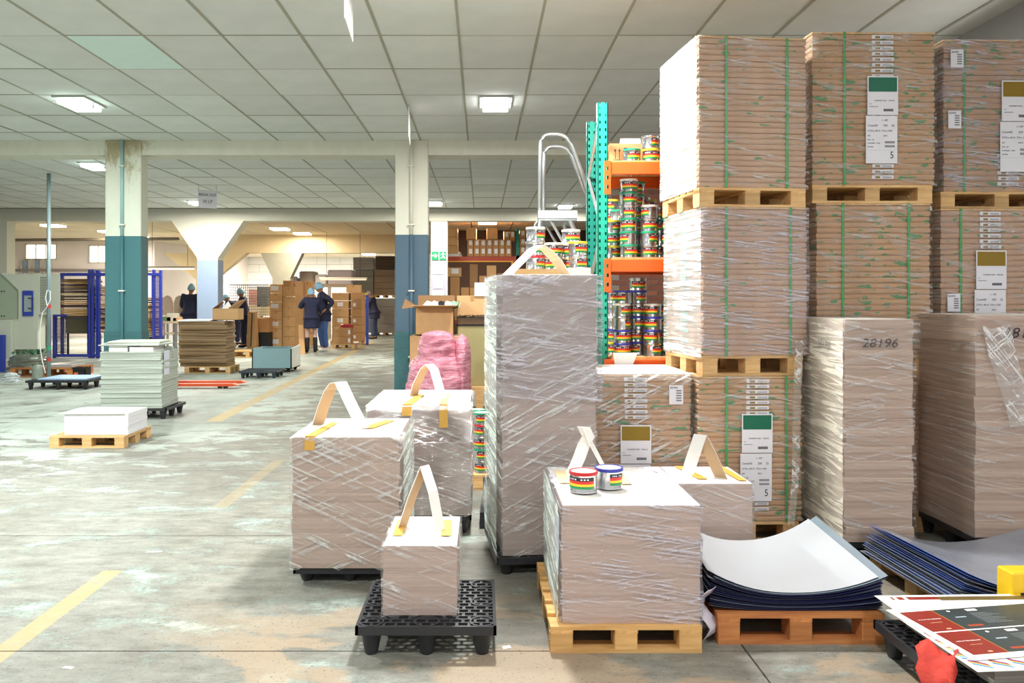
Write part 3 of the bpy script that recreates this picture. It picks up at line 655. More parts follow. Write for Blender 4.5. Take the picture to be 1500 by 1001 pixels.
# B: behind A
cb = px(538, 0, 4.76); 
plastic_pallet((cb.x, 4.78), .615, .80, .12, 0, 'black plastic pallet under the taped stack behind the largest one')
zb = .12; hB = px(0, 594, 4.76).z-zb
B = paper_stack((cb.x, 4.76), .612, .80, hB, zb, 0, 'taped paper stack between the pink bundle and the large stack', 6, EDGED, film=FILM, jit=.004, seed=5)
ribbon(B, [px(602, 592, 5.2), px(611, 562, 5.2), px(622, 540, 5.18), px(629, 534, 5.12), px(636, 542, 5.08), px(652, 598, 5.02)], (.05, .05, 0))
tape_strip(B, [(-.10, -.4), (-.04, -.4), (0, .1), (-.05, .1)], hB, .06); tape_strip(B, [(.12, -.4), (.17, -.4), (.16, .1), (.11, .1)], hB, .13)
# C: small on slotted pallet
plastic_pallet((px(520, 0, 3.13).x, 3.13), .55, .53, .125, .0, 'black slotted plastic pallet under the small taped stack')
zc = .126; hC = px(0, 800, 3.24).z-zc
C_ = paper_stack((px(561, 0, 3.24).x, 3.24), .300, .44, hC, zc, 0, 'small taped paper stack on the black slotted pallet', 3, paper_mat('b39a8f', 'cab3a7', 75, name='pinkish_board_edges'), film=FILM, jit=.002, seed=7)
ribbon(C_, [px(588, 776, 3.50), px(604, 728, 3.5), px(622, 683, 3.48), px(634, 720, 3.45), px(645, 778, 3.42)], (.035, .045, 0))
tape_strip(C_, [(-.125, -.10), (-.085, -.10), (-.085, .14), (-.125, .14)], hC); tape_strip(C_, [(.075, -.10), (.125, -.10), (.115, .14), (.075, .14)], hC)
# D: tall
cd_ = px(736, 0, 4.09); zd = px(0, 815, 4.09).z
plastic_pallet((cd_.x-.03, 4.05), .54, .60, zd, .1, 'black plastic pallet under the tall wrapped stack')
hD = px(0, 403, 4.09).z-zd
D = paper_stack((cd_.x, 4.09), .485, .58, hD, zd, .1, 'tall film-wrapped paper stack with bent card handle on top', 12, EDGED, film=FILM2, jit=.002, seed=9)
ribbon(D, [px(738, 408, 4.35), px(758, 388, 4.35), px(782, 364, 4.33), px(790, 360, 4.3), px(800, 366, 4.3), px(815, 382, 4.3), px(830, 406, 4.28)], (.05, -.06, 0), flip=True)
film_shell(.50, .60, hD*.55, hD*1.0, D, FILMB, 77, off=.02, wav=.006, lip=.02, name='loose_film')
# E: front with tins
wood_pallet((px(806, 0, 3.18).x, 3.18), .60, .78, .105, 0, 'yellowish wooden pallet under the stack with two ink tins', (WOODE, WOODEY))
ze = .106; hE = px(0, 741, 3.21).z-ze
E = paper_stack((px(823, 0, 3.21).x, 3.21), .553, .74, hE, ze, 0, 'shiny wrapped paper stack in front with two ink tins on top', 5, EDGE, film=FILMB, jit=.002, seed=11)
ribbon(E, [px(838, 694, 3.8), px(848, 672, 3.8), px(856, 650, 3.8), px(862, 640, 3.78), px(855, 626, 3.77)], (.055, -.03, 0), flip=True)
ribbon(E, [px(857, 628, 3.78), px(866, 650, 3.76), px(884, 684, 3.74)], (.02, .05, 0), name='card_handle_back')
tape_strip(E, [(-.25, .0), (-.20, .0), (-.20, .25), (-.25, .25)], hE, mat=M('e2c79a', .6)); tape_strip(E, [(.02, -.02), (.07, -.02), (.06, .25), (.01, .25)], hE, mat=M('e2c79a', .6))
MB().box((-.2805, -.30, hE-.30), (-.282, -.12, hE-.06)).build('job_sheet', M('e4e8f2', .5), E)
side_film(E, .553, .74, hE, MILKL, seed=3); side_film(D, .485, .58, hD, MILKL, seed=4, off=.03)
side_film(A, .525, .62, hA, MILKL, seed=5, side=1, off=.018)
# F: right behind E
wood_pallet((.95, 4.12), .44, .42, .12, 0, 'wooden pallet under the small stack with upright card handle')
hF = px(0, 709, 4.1).z-.121
F = paper_stack((.93, 4.1), .45, .42, hF, .121, 0, 'taped stack with upright card handle behind the tins', 3, EDGE, film=FILM, jit=.002, seed=13)
ribbon(F, [px(1006, 699, 4.3), px(1014, 672, 4.28), px(1026, 637, 4.25), px(1040, 664, 4.24), px(1056, 700, 4.24)], (.055, -.045, 0), flip=True)
tape_strip(F, [(-.03, -.12), (.02, -.12), (-.03, .19), (-.08, .19)], hF); tape_strip(F, [(.17, -.16), (.21, -.16), (.19, .19), (.14, .19)], hF)
# H1, H2: tall wavy stacks
YH = 4.2
plastic_pallet((1.88, YH+.01), .41, .54, .13, 0, 'black plastic pallet under the narrow tall stack numbered 28196')
h1 = px(0, 468, YH).z-.131
H1 = paper_stack((px(1237, 0, YH).x, YH), .36, .56, h1, .131, 0, 'narrow tall wavy paper stack numbered 28196, left of its twin', 15, EDGEH, film=FILML, jit=.004, bulge=.0012, seed=17, lip=.02)
YH2 = 4.28
plastic_pallet((2.62, YH2+.01), .62, .60, .13, 0, 'black plastic pallet under the wider tall stack at right edge')
h2 = px(0, 462, YH2).z-.131
H2 = paper_stack((px(1428, 0, YH2).x, YH2), .60, .60, h2, .131, 0, 'wider tall wavy paper stack at the right edge, shaded left side', 15, EDGEH, film=FILML, jit=.004, bulge=.0012, seed=19, lip=.02)
side_film(H1, .36, .56, h1, film_mat(.5, .75, 'fbf5e4', 'warm_lit_film', .7, .6), seed=8, off=.008)  # cream film tone stands in for strong light on the left face
HAND = M('2e2a30', .6, var=0)
text('28196', .066, H1, (-.10, -.298, h1-.145), (math.pi/2, 0, 0), HAND, 'handwritten_number', shear=.2, sx=1.15)
text('28196', .065, H1, (-.198, .02, h1-.165), (math.pi/2, 0, -math.pi/2), M('7b736c', .7), 'handwritten_number', shear=.2)
text('28196', .08, H2, (-.17, -.318, h2-.12), (math.pi/2, 0, 0), HAND, 'handwritten_number', shear=.25, sx=1.15)
film_shell(.37, .57, h1*.86, h1*1.0, H1, FILML, 91, off=.02, wav=.006, lip=.03, name='loose_film')
# film ends hanging
def rag(parent, pts, wd_, mat, name='loose_film_end'):
    m = MB()
    P = [Vector(p) for p in pts]; vs = []
    for i, p in enumerate(P):
        for k in range(4): vs.append(p+Vector(((k/3-.5)*wd_*(1-.5*i/len(P)), .012*math.sin(k*2.5+i), .01*math.cos(k*3+i*2))))
    m.add(vs, [(i*4+k, i*4+k+1, i*4+5+k, i*4+4+k) for i in range(len(P)-1) for k in range(3)])
    o = m.build(name, mat, parent, world=True); o.data.shade_smooth(); return o
FILMH = film_mat(.9, .30, name='bunched_film', sc=1.2)
rag(H2, [px(1462, 480, 4.25), px(1470, 520, 4.25), px(1482, 560, 4.25), px(1490, 600, 4.25), px(1492, 625, 4.25)], .16, FILMH)
rag(H1, [px(1172, 500, 4.6), px(1168, 600, 4.55), px(1166, 700, 4.5), px(1158, 770, 4.45)], .05, FILMH)
rag(E, [px(812, 925, 3.19), px(811, 940, 3.19), px(813, 955, 3.19)], .04, FILMH)

# ------------------------------------------------------------------ ink tins
LBL4 = [M('2a2a30', .4, var=0), M('d9342b', .35, var=0), M('f2c82c', .35, var=0), M('1d8a4c', .35, var=0), M('d8d8e2', .4, var=0)]
TR, TH = .0585, .088
def tin_label_mesh(a0, a1):
    m = MB(); r = TR+.0007
    for (z0, z1, mi) in ((.052, .066, 0), (.040, .052, 1), (.030, .040, 2), (.019, .030, 3)):
        m.m = mi; m.lathe([(r, z0), (r, z1)], 12, a0=a0, a1=a1)
    m.m = 4
    for k in range(7):
        if k == 3: continue
        am = a0+(a1-a0)*(.15+.1*k); m.lathe([(r+.0004, .056), (r+.0004, .062)], 2, a0=am, a1=am+(a1-a0)*.06)
    return m.mesh('printed_label', LBL4)
def sm(me):
    me.shade_smooth()
    try: me.set_sharp_from_angle(angle=.5)
    except Exception: pass
    return me
body_me = sm(MB().lathe([(TR-.002, 0), (TR, .002), (TR, .006), (TR-.001, .008), (TR-.001, TH-.014), (TR, TH-.012), (TR, TH-.004)], 28).mesh('tin_body', STEEL))
LIDC = {'red': 'c4262c', 'blue': '3a3f9e', 'green': '24966e', 'yellow': 'e3d53a', 'white': 'e8e6dc', 'steel': None}
lid_me = {}
for k_, c_ in LIDC.items():
    m = MB(); m.lathe([(TR+.001, TH-.014), (TR+.003, TH-.012), (TR+.003, TH-.002), (TR+.0015, TH), (TR-.004, TH), (TR-.005, TH-.003)], 28)
    m.m = 1; m.lathe([(TR-.004, TH-.003), (TR-.006, TH-.0025), (0.0001, TH-.0025)], 28)
    lid_me[k_] = sm(m.mesh('lid', [M(c_, .35, var=.05) if c_ else STEEL, M('efeee8', .45, var=.03) if k_ not in ('steel',) else STEEL]))
def tin(x, y, z, lid, ang, label, wide=1.3, group=None):
    t = thing('ink_tin', label, 'tin', (x, y, z), 0, group)
    put('tin_body', body_me, t); put('lid', lid_me[lid], t)
    key = ('L', round(wide, 1))
    if key not in _mc: _mc[key] = tin_label_mesh(-wide/2, wide/2)
    put('printed_label', _mc[key], t, (0, 0, 0), ang)
    return t
topE = ze+hE+.006
q = gp(856, 722, topE); tin(q.x, q.y-.0+.03, topE, 'red', -math.pi/2-.45, 'red-rimmed ink tin with striped label on the front stack', 2.3)
q = gp(894, 717, topE); tin(q.x, q.y+.04, topE, 'blue', -math.pi/2+.55, 'blue-rimmed ink tin beside the red-rimmed one on front stack', 1.25)
rt = random.Random(21)
LIDS = ['green', 'steel', 'white', 'yellow', 'red', 'green', 'steel', 'blue']
def tin_column(x, y, z, n, where, lids=None, grp='ink tins'):
    for i in range(n):
        ld = lids[i % len(lids)] if lids else rt.choice(LIDS)
        nm = {'steel': 'bare steel'}.get(ld, ld)
        tin(x+rt.uniform(-.003, .003), y+rt.uniform(-.003, .003), z+i*(TH+.0015), ld, -math.pi/2+rt.uniform(-1.0, 1.0), f'{nm}-rimmed ink tin, {ORD[i]} up in {where}', rt.choice([1.3, 1.9, 2.4]), grp)

# ------------------------------------------------------------------ green and orange pallet rack
YR, YB = 5.42, 6.0
rk = thing('pallet_rack', 'green and orange pallet rack full of ink tins behind the loads', 'rack', (.84, YR, 0))
def upright(x, y, z1, mat, w=.07):
    m = MB(); p = .05; n = int(z1/p)
    m.box((x-w/2, y, 0), (x-w/2+.006, y+.06, z1)).box((x+w/2-.006, y, 0), (x+w/2, y+.06, z1))
    for xa in (-.5, -.12, .33): 
        a = {-.5: (-.5, -.36), -.12: (-.2, .2), .33: (.36, .5)}[xa]; m.box((x+a[0]*w, y, 0), (x+a[1]*w, y+.003, z1))
    for xa, xb in ((-.36, -.2), (.2, .36)):
        for i in range(n): m.box((x+xa*w, y, i*p), (x+xb*w, y+.003, i*p+.028))
    m.box((x-w/2+.004, y+.05, 0), (x+w/2-.004, y+.053, z1))
    m.build('upright', mat, rk, world=True)
    MB().box((x-.06, y-.03, 0), (x+.06, y+.09, .006)).build('foot_plate', mat, rk, world=True)
xu = px(883, 0, YR).x; zt = px(0, 150, YR).z
upright(xu, YR, zt, GREEN); upright(px(861, 0, YB).x+.03, YB, px(0, 178, YB).z, GREEND)
upright(xu+1.08, YR, zt, GREEN); upright(xu+1.08, YB, zt, GREEND)
bz = [px(0, 238, YR).z, px(0, 380, YR).z, px(0, 526, YR).z]
for z in bz:
    for (yy, mt) in ((YR-.04, ORANGE), (YB+.06, ORANGE)):
        m = MB().box((xu+.035, yy, z-.085), (xu+1.045, yy+.045, z), .006); m.box((xu+.035, yy-.002, z-.082), (xu+1.045, yy+.002, z-.076)); m.build('beam', mt, rk, world=True)
    m = MB(); c0x = xu+.025
    m.box((c0x-.022, YR-.046, z-.22), (c0x-.009, YR-.04, z+.002)).box((c0x+.009, YR-.046, z-.22), (c0x+.022, YR-.04, z+.002))
    for k in range(4): m.box((c0x-.009, YR-.046, z-.22+k*.062), (c0x+.009, YR-.04, z-.22+k*.062+.036))
    m.build('beam_connector', ORANGE, rk, world=True)
    for k in range(4): MB().box((xu+.06+k*.245, YR+.005, z), (xu+.06+k*.245+.235, YB+.10, z+.014)).build('shelf_board', WOODY, rk, world=True)
m = MB()
zz = .2
while zz < 2.4: m.tube([(xu, YR+.05, zz), (xu-.02, YB, zz+.42)], .012, 6); m.tube([(xu, YR+.05, zz+.84), (xu-.02, YB, zz+.42)], .012, 6); zz += .84
m.build('side_brace', ALU, rk, world=True)
def shelf_tins(z, cols, sh):
    for k, (x, row, n, lids) in enumerate(cols):
        y = YR+.09+row*.14; X = px(x, 0, y).x
        rown = ['front', 'second', 'third', 'back'][row]
        nth = sum(1 for c in cols[:k] if c[1] == row)
        tin_column(X, y, z+.0145, n, f'{ORD[nth]} {rown}-row stack, {sh} shelf', lids, f'ink tins on the {sh} shelf')
z1_, z2_, z3_ = bz
shelf_tins(z1_, [(926, 0, 1, ['green']), (953, 0, 2, ['yellow', 'steel']), (984, 0, 1, ['blue']), (959, 1, 2, ['red', 'red'])], 'top')
shelf_tins(z2_, [(921, 0, 6, ['green', 'green', 'green', 'steel', 'green', 'white']), (951, 0, 4, ['steel', 'green', 'steel', 'white']), (982, 0, 4, None), (899, 1, 3, None), (932, 1, 6, ['green']), (966, 1, 4, ['green', 'steel']), (996, 1, 4, None),
                  (906, 2, 4, None), (940, 2, 5, None), (972, 2, 4, None), (896, 3, 5, None), (920, 3, 4, None), (950, 3, 5, None)], 'upper')
shelf_tins(z3_, [(911, 0, 5, ['blue', 'blue', 'steel', 'white', 'blue']), (956, 0, 4, ['steel', 'blue', 'blue', 'white']), (985, 0, 2, None), (902, 1, 5, None), (935, 1, 6, ['blue', 'steel']), (966, 1, 4, None), (896, 2, 4, None), (924, 2, 5, None), (952, 2, 4, None)], 'lower')
bx = px(893, 230, 5.72); cb_ = thing('carton', 'carton printed with arrows and a glass on the top rack shelf', 'carton', (bx.x+.17, 5.85, z1_+.0145))
MB().box((-.17, -.13, 0), (.22, .1, .17)).build('carton_body', CARD2, cb_)
m = MB(); y_ = -.1305
for x in (-.13, -.10): m.prism([(x-.002, .06), (x+.002, .06), (x+.002, .12), (x-.002, .12)], y_, -.13); m.prism([(x-.008, .115), (x+.008, .115), (x, .135)], y_, -.13)
m.prism([(-.145, .052), (-.085, .052), (-.085, .056), (-.145, .056)], y_, -.13)
m.prism([(-.07, .14), (-.02, .14), (-.02, .115), (-.03, .10), (-.043, .093), (-.043, .062), (-.03, .058), (-.03, .054), (-.06, .054), (-.06, .058), (-.047, .062), (-.047, .093), (-.06, .10), (-.07, .115)], y_, -.13)
m.build('handling_symbols', INK, cb_)
rl = MB().lathe([(.03, 0), (.03, .14)], 16).build('paper_roll', PAPERW); rl.location = (bx.x+.1, 5.85, z1_+.17+.046); rl.rotation_euler = (0, math.pi/2, 0); tag(rl, 'white paper roll lying on the carton of the top shelf', 'roll')
pw = MB().prism([(px(900, 0, 5.3).x, px(0, 518, 5.3).z), (px(937, 0, 5.3).x, px(0, 518, 5.3).z), (px(930, 0, 5.3).x, px(0, 535, 5.3).z), (px(903, 0, 5.3).x, px(0, 535, 5.3).z)], 5.365, 5.369).build('paper_sheet', PAPERW); tag(pw, 'white paper hanging from the lowest orange beam', 'paper')

# crates of tins behind the tall stack
bxz = px(0, 396, 5.1).z
for i in range(4):
    t = thing('carton', f'carton {"at the bottom" if i == 0 else ORD[i]+" up"} of the pile hidden behind the tall wrapped stack', 'carton', (.43, 5.17, i*.38), 0, 'cartons behind the tall stack')
    MB().box((-.22, -.17, 0), (.21, .17, .378), .004).build('carton_body', CARD3, t)
    MB().box((-.22, -.0255, .3782), (.21, .0255, .379)).build('tape', TAPEB, t)
zt0 = 4*.38
tr = thing('wooden_crate', 'shallow wooden crate under the tins behind the card handle', 'crate', (.43, 5.17, zt0))
MB().box((-.22, -.17, .0), (.21, .17, .012)).build('crate_floor', WOOD, tr)
for (a, b) in (((-.22, -.17), (.21, -.16)), ((-.22, .16), (.21, .17)), ((-.22, -.16), (-.21, .16)), ((.20, -.16), (.21, .16))): MB().box((a[0], a[1], .012), (b[0], b[1], bxz-zt0+.005)).build('crate_side', WOOD, tr)
MB().box((-.21, -.16, .012), (.2, .16, bxz-zt0)).build('crate_divider', WOODE, tr)
for (x, Y, n, lids, wh) in ((784, 5.08, 3, ['red', 'steel', 'white'], 'left stack beside the ladder leg'), (812, 5.2, 2, ['steel', 'white'], 'middle stack behind the card handle'), (847, 5.09, 2, ['steel', 'yellow'], 'right stack with yellow rim'), (836, 5.26, 3, ['white', 'white', 'white'], 'back stack near the green post')):
    tin_column(px(x, 0, Y).x, Y, bxz+.001, n, wh, lids, 'ink tins on the crate')
wsh = MB().box((px(832, 0, 4.95).x, 4.97, px(0, 403, 4.95).z-.01), (px(866, 0, 4.95).x, 4.975, px(0, 392, 4.95).z)).build('white_sheet', PAPERW, tr, world=True)
# tins beside B
wood_pallet((px(690, 0, 5.9).x, 5.9), .6, .5, .11, 0, 'wooden pallet with ink tins seen between the two stacks')
for k, (x, Y, n) in enumerate(((706, 6.0, 5), (700, 6.16, 5), (727, 6.02, 5))): tin_column(px(x, 0, Y).x, Y, .111, n, ['the front stack on the floor pallet', 'the rear stack on the floor pallet', 'the stack hidden by tall paper, floor pallet'][k], ['steel', 'green', 'steel', 'red', 'green'], 'ink tins on the floor pallet')
# clear bag in black crate
bc = thing('plastic_crate', 'small black crate with clear bag between the stacks', 'crate', (px(722, 0, 4.95).x, 5.0, 0))
m = MB().box((-.08, -.1, 0), (.1, .1, .02)); m.box((-.08, -.1, .02), (.1, -.09, .10)).box((-.08, .09, .02), (.1, .1, .10)).box((-.08, -.09, .02), (-.07, .09, .10)).box((.09, -.09, .02), (.1, .09, .10)); m.build('crate_shell', BLACKP, bc)
CLB = film_mat(1.2, .5, 'e8f0f8', 'clear_bag', .5); m = MB(); m.lathe([(.005, .02), (.06, .03), (.075, .12), (.06, .24), (.02, .31), (.035, .34)], 14); o = m.build('clear_plastic_bag', CLB); o.location = (px(722, 0, 4.95).x, 5.0, 0); o.data.shade_smooth(); tag(o, 'clear plastic bag standing in the small black crate', 'bag')

# ------------------------------------------------------------------ step ladder
YL = 6.55; ld = thing('platform_ladder', 'aluminium platform step ladder behind the ink tins', 'ladder', (px(820, 0, YL).x, YL, 0))
def arc(pts, r=.03, n=5):
    pts = [Vector(p) for p in pts]; out = [pts[0]]
    for i in range(1, len(pts)-1):
        a, b, c = pts[i-1], pts[i], pts[i+1]; r1 = min(.09, (b-a).length*.4, (c-b).length*.4); p0 = b+(a-b).normalized()*r1; p1 = b+(c-b).normalized()*r1
        for k in range(n+1): t = k/n; out.append(p0*(1-t)**2+b*2*t*(1-t)+p1*t*t)
    out.append(pts[-1]); return out
MB().tube(arc([px(790, 345, YL), px(792, 197, YL), px(831, 197, YL), px(870, 300, YL)]), .017, 10).build('guard_rail', ALU, ld, world=True, smooth=True)
MB().tube(arc([px(796, 345, YL+.45), px(797, 215, YL+.45), px(832, 215, YL+.45), px(866, 305, YL+.45)]), .017, 10).build('guard_rail', ALU, ld, world=True, smooth=True)
a = px(788, 320, YL); b = px(845, 308, YL)
MB().box((a.x, YL-.02, a.z-.02), (b.x, YL+.5, a.z+.0), .004).build('platform', ALU, ld, world=True)
MB().box((a.x, YL-.03, a.z), (b.x, YL-.02, a.z+.06)).build('kick_plate', M('e3e6e8', .35, .4), ld, world=True)
m = MB()
for yy in (YL, YL+.46):
    MB().tube([(a.x+.02, yy, a.z), (a.x-.12, yy, 0)], .02, 8).build('leg', ALU, ld, world=True)
    MB().tube([(b.x-.06, yy, a.z), (b.x+.75, yy, 0)], .02, 8).build('leg', ALU, ld, world=True)
    m.tube([(a.x+.1, yy, a.z-.01), (a.x+.32, yy, a.z-.4)], .012, 6)
m.build('brace', ALU, ld, world=True)
for i in range(6):
    t_ = (i+1)/7; xx = b.x-.06+.81*t_; MB().box((xx-.06, YL, a.z*(1-t_)), (xx+.06, YL+.46, a.z*(1-t_)+.02)).build('tread', ALU, ld, world=True)

# ------------------------------------------------------------------ curved plate sheets on pallets (right foreground)
NAVY = M('22244a', .35, var=.2, sc=20, name='navy_sheet_edge'); PLATE = M('bcc0c5', .3, .15, var=.05, sc=3, name='pale_plate_face'); PLATEB = M('9fb0bd', .22, .5, var=.12, name='bluish_plate_face')
def sheet(name, label, w, d, loc, rz, zf, mats, th=.0018, nx=18, ny=4, group=None, cat='sheet'):
    m = MB(); vs = []
    for top in (1, 0):
        for j in range(ny+1):
            for i in range(nx+1):
                u = i/nx*2-1; v = j/ny*2-1; vs.append((u*w/2, v*d/2, zf(u, v)+(th if top else 0)))
    K = (nx+1)*(ny+1); m.add(vs, [])
    for j in range(ny):
        for i in range(nx):
            a = j*(nx+1)+i; m.f.append((a, a+1, a+nx+2, a+nx+1)); m.mi.append(0); m.f.append((K+a, K+a+nx+1, K+a+nx+2, K+a+1)); m.mi.append(1)
    for i in range(nx):
        m.f.append((i, K+i, K+i+1, i+1)); m.mi.append(1); a = ny*(nx+1)+i; m.f.append((a, a+1, K+a+1, K+a)); m.mi.append(1)
    for j in range(ny):
        a = j*(nx+1); m.f.append((a, a+nx+1, K+a+nx+1, K+a)); m.mi.append(1); a += nx; m.f.append((a, K+a, K+a+nx+1, a+nx+1)); m.mi.append(1)
    o = m.build(name, mats); o.location = loc; o.rotation_euler = (0, 0, rz); o.data.shade_smooth()
    try: o.data.set_sharp_from_angle(angle=.7)
    except Exception: pass
    return tag(o, label, cat, group)
wood_pallet((.955, 3.26), .675, .74, .122, .0, 'orange-toned wooden pallet under the pale curved sheets', (WOODO, WOODOY))
rs = random.Random(5); NG = 20
for i in range(NG):
    t = i/(NG-1); zb_ = .123+i*.0038
    cl, cr_ = .03+.095*t, .012+.075*t
    zf = lambda u, v, zb_=zb_, cl=cl, cr_=cr_: zb_+(cl if u < 0 else cr_)*abs(u)**2.2*(1+.25*v)
    top = i == NG-1
    mt = (PLATE if top or i == NG-4 else PLATEB if i > NG-4 else PLATEB if i % 4 == 0 else NAVY)
    lb = 'topmost pale sheet with turned-up sides on the orange pallet' if top else f'dark-edged curved sheet, {ORD[NG-1-i] if NG-1-i < 20 else "lowest"} from the top of the pale pile'
    sh_ = 0 if top else .035 if i == NG-2 else .022 if i == NG-3 else .012
    zf = lambda u, v, f=zf, q=sh_: f(u+q/.35, v)-(0 if q < .015 else .002)*0
    sheet('curved_sheet', lb, .70+(0 if top else rs.uniform(-.004, .012)), .72+rs.uniform(-.01, .01), (1.272+rs.uniform(-.003, .003)+(0 if top else .035 if i == NG-2 else .022 if i == NG-3 else .012), 3.645+rs.uniform(-.008, .008)+(0 if top else .006), 0), rs.uniform(-.005, .005), zf, [mt, NAVY], group='pale curved sheets on the orange pallet')
for k in range(3):
    zf = lambda u, v, k=k: .205+.075*abs(u)**2.2*(1+.25*v)+.001*k-.004*0
# blue pile behind
wood_pallet((2.03, 3.42), .8, .74, .085, .04, 'pale wooden pallet under the blue-edged curved sheets')
BLUE = M('2f6ff0', .35, var=.2, sc=9, name='blue_sheet_edge'); BLUED = M('2b4aa8', .3, var=.2, sc=9); SLATE = M('a3abb8', .25, .35, var=.3, sc=5, name='scuffed_slate_face')
NH = 16
for i in range(NH):
    t = i/(NH-1); zb_ = .087+i*.0034; off = rs.uniform(-.006, .006)-.05*(1-t)
    cl = .012+.085*t; zf = lambda u, v, zb_=zb_, cl=cl: zb_+cl*abs(u)**1.9*(1.1 if u < 0 else .8)
    mt = [SLATE, BLUE if i in (NH-1, NH-2, 4, 9) else BLUED if i % 3 else BLACK] if i % 5 != 2 else [PLATEB, PLATEB]
    sheet('curved_sheet', 'scuffed slate top sheet with bright blue edge behind the prints' if i == NH-1 else f'blue-edged curved sheet, {ORD[NH-1-i]} from the top of the scuffed slate pile', .86, .76, (2.45+off, 3.78+rs.uniform(-.02, .02), 0), .05+rs.uniform(-.02, .02), zf, mt, group='blue-edged curved sheets')
yb_ = thing('yellow_box', 'bright yellow box standing at right edge behind the prints', 'box', (2.30, 3.31, 0))
MB().box((-.155, -.05, 0), (.16, .05, px(0, 834, 3.31).z), .006).build('box_body', M('e8bd1a', .5, var=.12, sc=12), yb_)
MB().box((-.12, -.052, .2), (-.05, -.0505, .21)).build('scuff_mark', INK, yb_)
# printed sheets on black pallet
plastic_pallet((1.555, 2.52), .80, .68, .125, 0, 'black plastic pallet under the printed sheets at lower right')
pr = paper_stack((1.68, 2.64), .68, .50, .068, .126, .06, 'stack of white printed sheets on the black pallet at right', 2, paper_mat('9b9488', 'c3beb4', 120, name='dense_paper_edges'), jit=.001, seed=31)
def printed(loc, rz, w, d, label, mode):
    t = thing('printed_sheet', label, 'printed sheet', loc, rz)
    zf = lambda x, y: 0
    MB().box((0, 0, 0), (w, d, .0018)).build('paper', PAPERW, t)
    RED = M('8e3228', .3, var=.15, sc=14, name='brick_red_print'); DK = M('3a4546', .3, var=.35, sc=9, name='dark_slate_print'); GD = M('c28a2e', .4)
    if mode == 'cover':
        for r, (ya, yb2) in enumerate(((.035, .215), (.225, .405))):
            MB().box((.03, ya, .0018), (.165, yb2, .0022)).build('red_panel', RED, t); MB().box((.165, ya, .0018), (.168, yb2, .0024)).build('gold_line', GD, t)
            dk = MB().box((.168, ya, .0018), (w-.03, yb2, .0022)).build('dark_panel', DK, t)
            text('LOVE OF THE REBELLION', .0085, dk, (.05, ya+.10, .0024), (0, 0, 0), PAPERW); text('CLASSIC EDITION', .006, dk, (.08, ya+.07, .0024), (0, 0, 0), M('d8b98f', .6, var=0))
            MB().box((.10, ya+.012, .0022), (.118, ya+.02, .0025)).build('price_mark', M('e7b58a', .6), t)
            wm_ = MB()
            for k in range(9): wm_.box((.29, ya+.04+k*.011, .0022), (.40-.02*(k % 3), ya+.043+k*.011, .0024))
            wm_.build('text_lines', M('7f8688', .6), dk)
            MB().box((.30, yb2-.03, .0022), (.345, yb2-.012, .0025)).build('bar_code_box', PAPERW, dk); MB().lathe([(.0001, .0022), (.007, .0025)], 10, (.225, yb2-.02, 0)).build('round_mark', PAPERW, dk)
            MB().box((.21, ya+.10, .0022), (.255, ya+.108, .0024)).build('title_mark', M('a9b9c4', .6), dk)
            MB().box((.20, ya+.02, .0022), (.26, ya+.035, .0023)).build('red_smudge', M('a9492f', .5), dk)
    elif mode == 'strip':
        for xa, xb in ((.05, .06), (.075, .1), (.115, .24)): MB().box((xa, d-.05, .0018), (xb, d-.02, .0022)).build('red_panel', RED, t)
        MB().box((.24, d-.06, .0018), (w-.03, d-.02, .0022)).build('brown_panel', M('6c5a2f', .4, var=.2), t)
    else:
        cs = ['2b6fc0', '49b0d8', 'e8d33a', 'e07b2c', 'b83a6f', '4a3a8a']
        for k in range(9):
            for q in range(6):
                m = MB(); x0 = .02+k*.07; y0 = .02+q*.006
                m.prism([(x0+.00, y0+.03), (x0+.03, y0+.01), (x0+.05, y0-.005), (x0+.05, y0+.0), (x0+.03, y0+.016), (x0+.0, y0+.037)], .0018, .0021, 2); m.build('rainbow_arc', M(cs[q], .4, var=0), t)
        for k in range(6):
            for q in range(3): MB().box((.012, .09+k*.06+q*.012, .0018), (.03, .098+k*.06+q*.012, .0021)).build('colour_bar', M(cs[(k+q) % 6], .4, var=0), t)
        MB().box((.30, .008, .0018), (w-.02, .07, .0019)).build('blue_print', M('5a55a8', .4, var=.4, sc=20), t)
    return t
printed((1.60, 2.60, .1945), .07, .74, .50, 'printed sheet with rainbow arcs under the red covers', 'rainbow')
printed((1.60, 2.86, .1968), .03, .66, .40, 'printed sheet with narrow red strips at its back edge', 'strip')
printed((1.63, 2.67, .1995), .17, .66, .44, 'top sheet with red and dark book cover panels', 'cover')
RTM = M('c23a2c', .75, var=.3, sc=22, bump=.6, name='red_tissue'); m = MB(); P = []
for i in range(11):
    a = i/10; P.append(((1.53-.045*math.sin(a*2.6)+.008*math.sin(i*2.1)), 2.82-.14*a, .20-.19*a**1.4))
vs = []
for i, p_ in enumerate(P):
    for k in range(5): vs.append((p_[0]+k*.022, p_[1]-k*.02, p_[2]+.02*math.sin(k*1.7+i*.5)))
m.add(vs, [(i*5+k, i*5+k+1, i*5+6+k, i*5+5+k) for i in range(10) for k in range(4)]); o = m.build('red_paper', RTM); o.data.shade_smooth(); tag(o, 'crumpled red paper hanging over the black pallet edge', 'paper')
sm_ = o.modifiers.new('thickness', 'SOLIDIFY'); sm_.thickness = .002
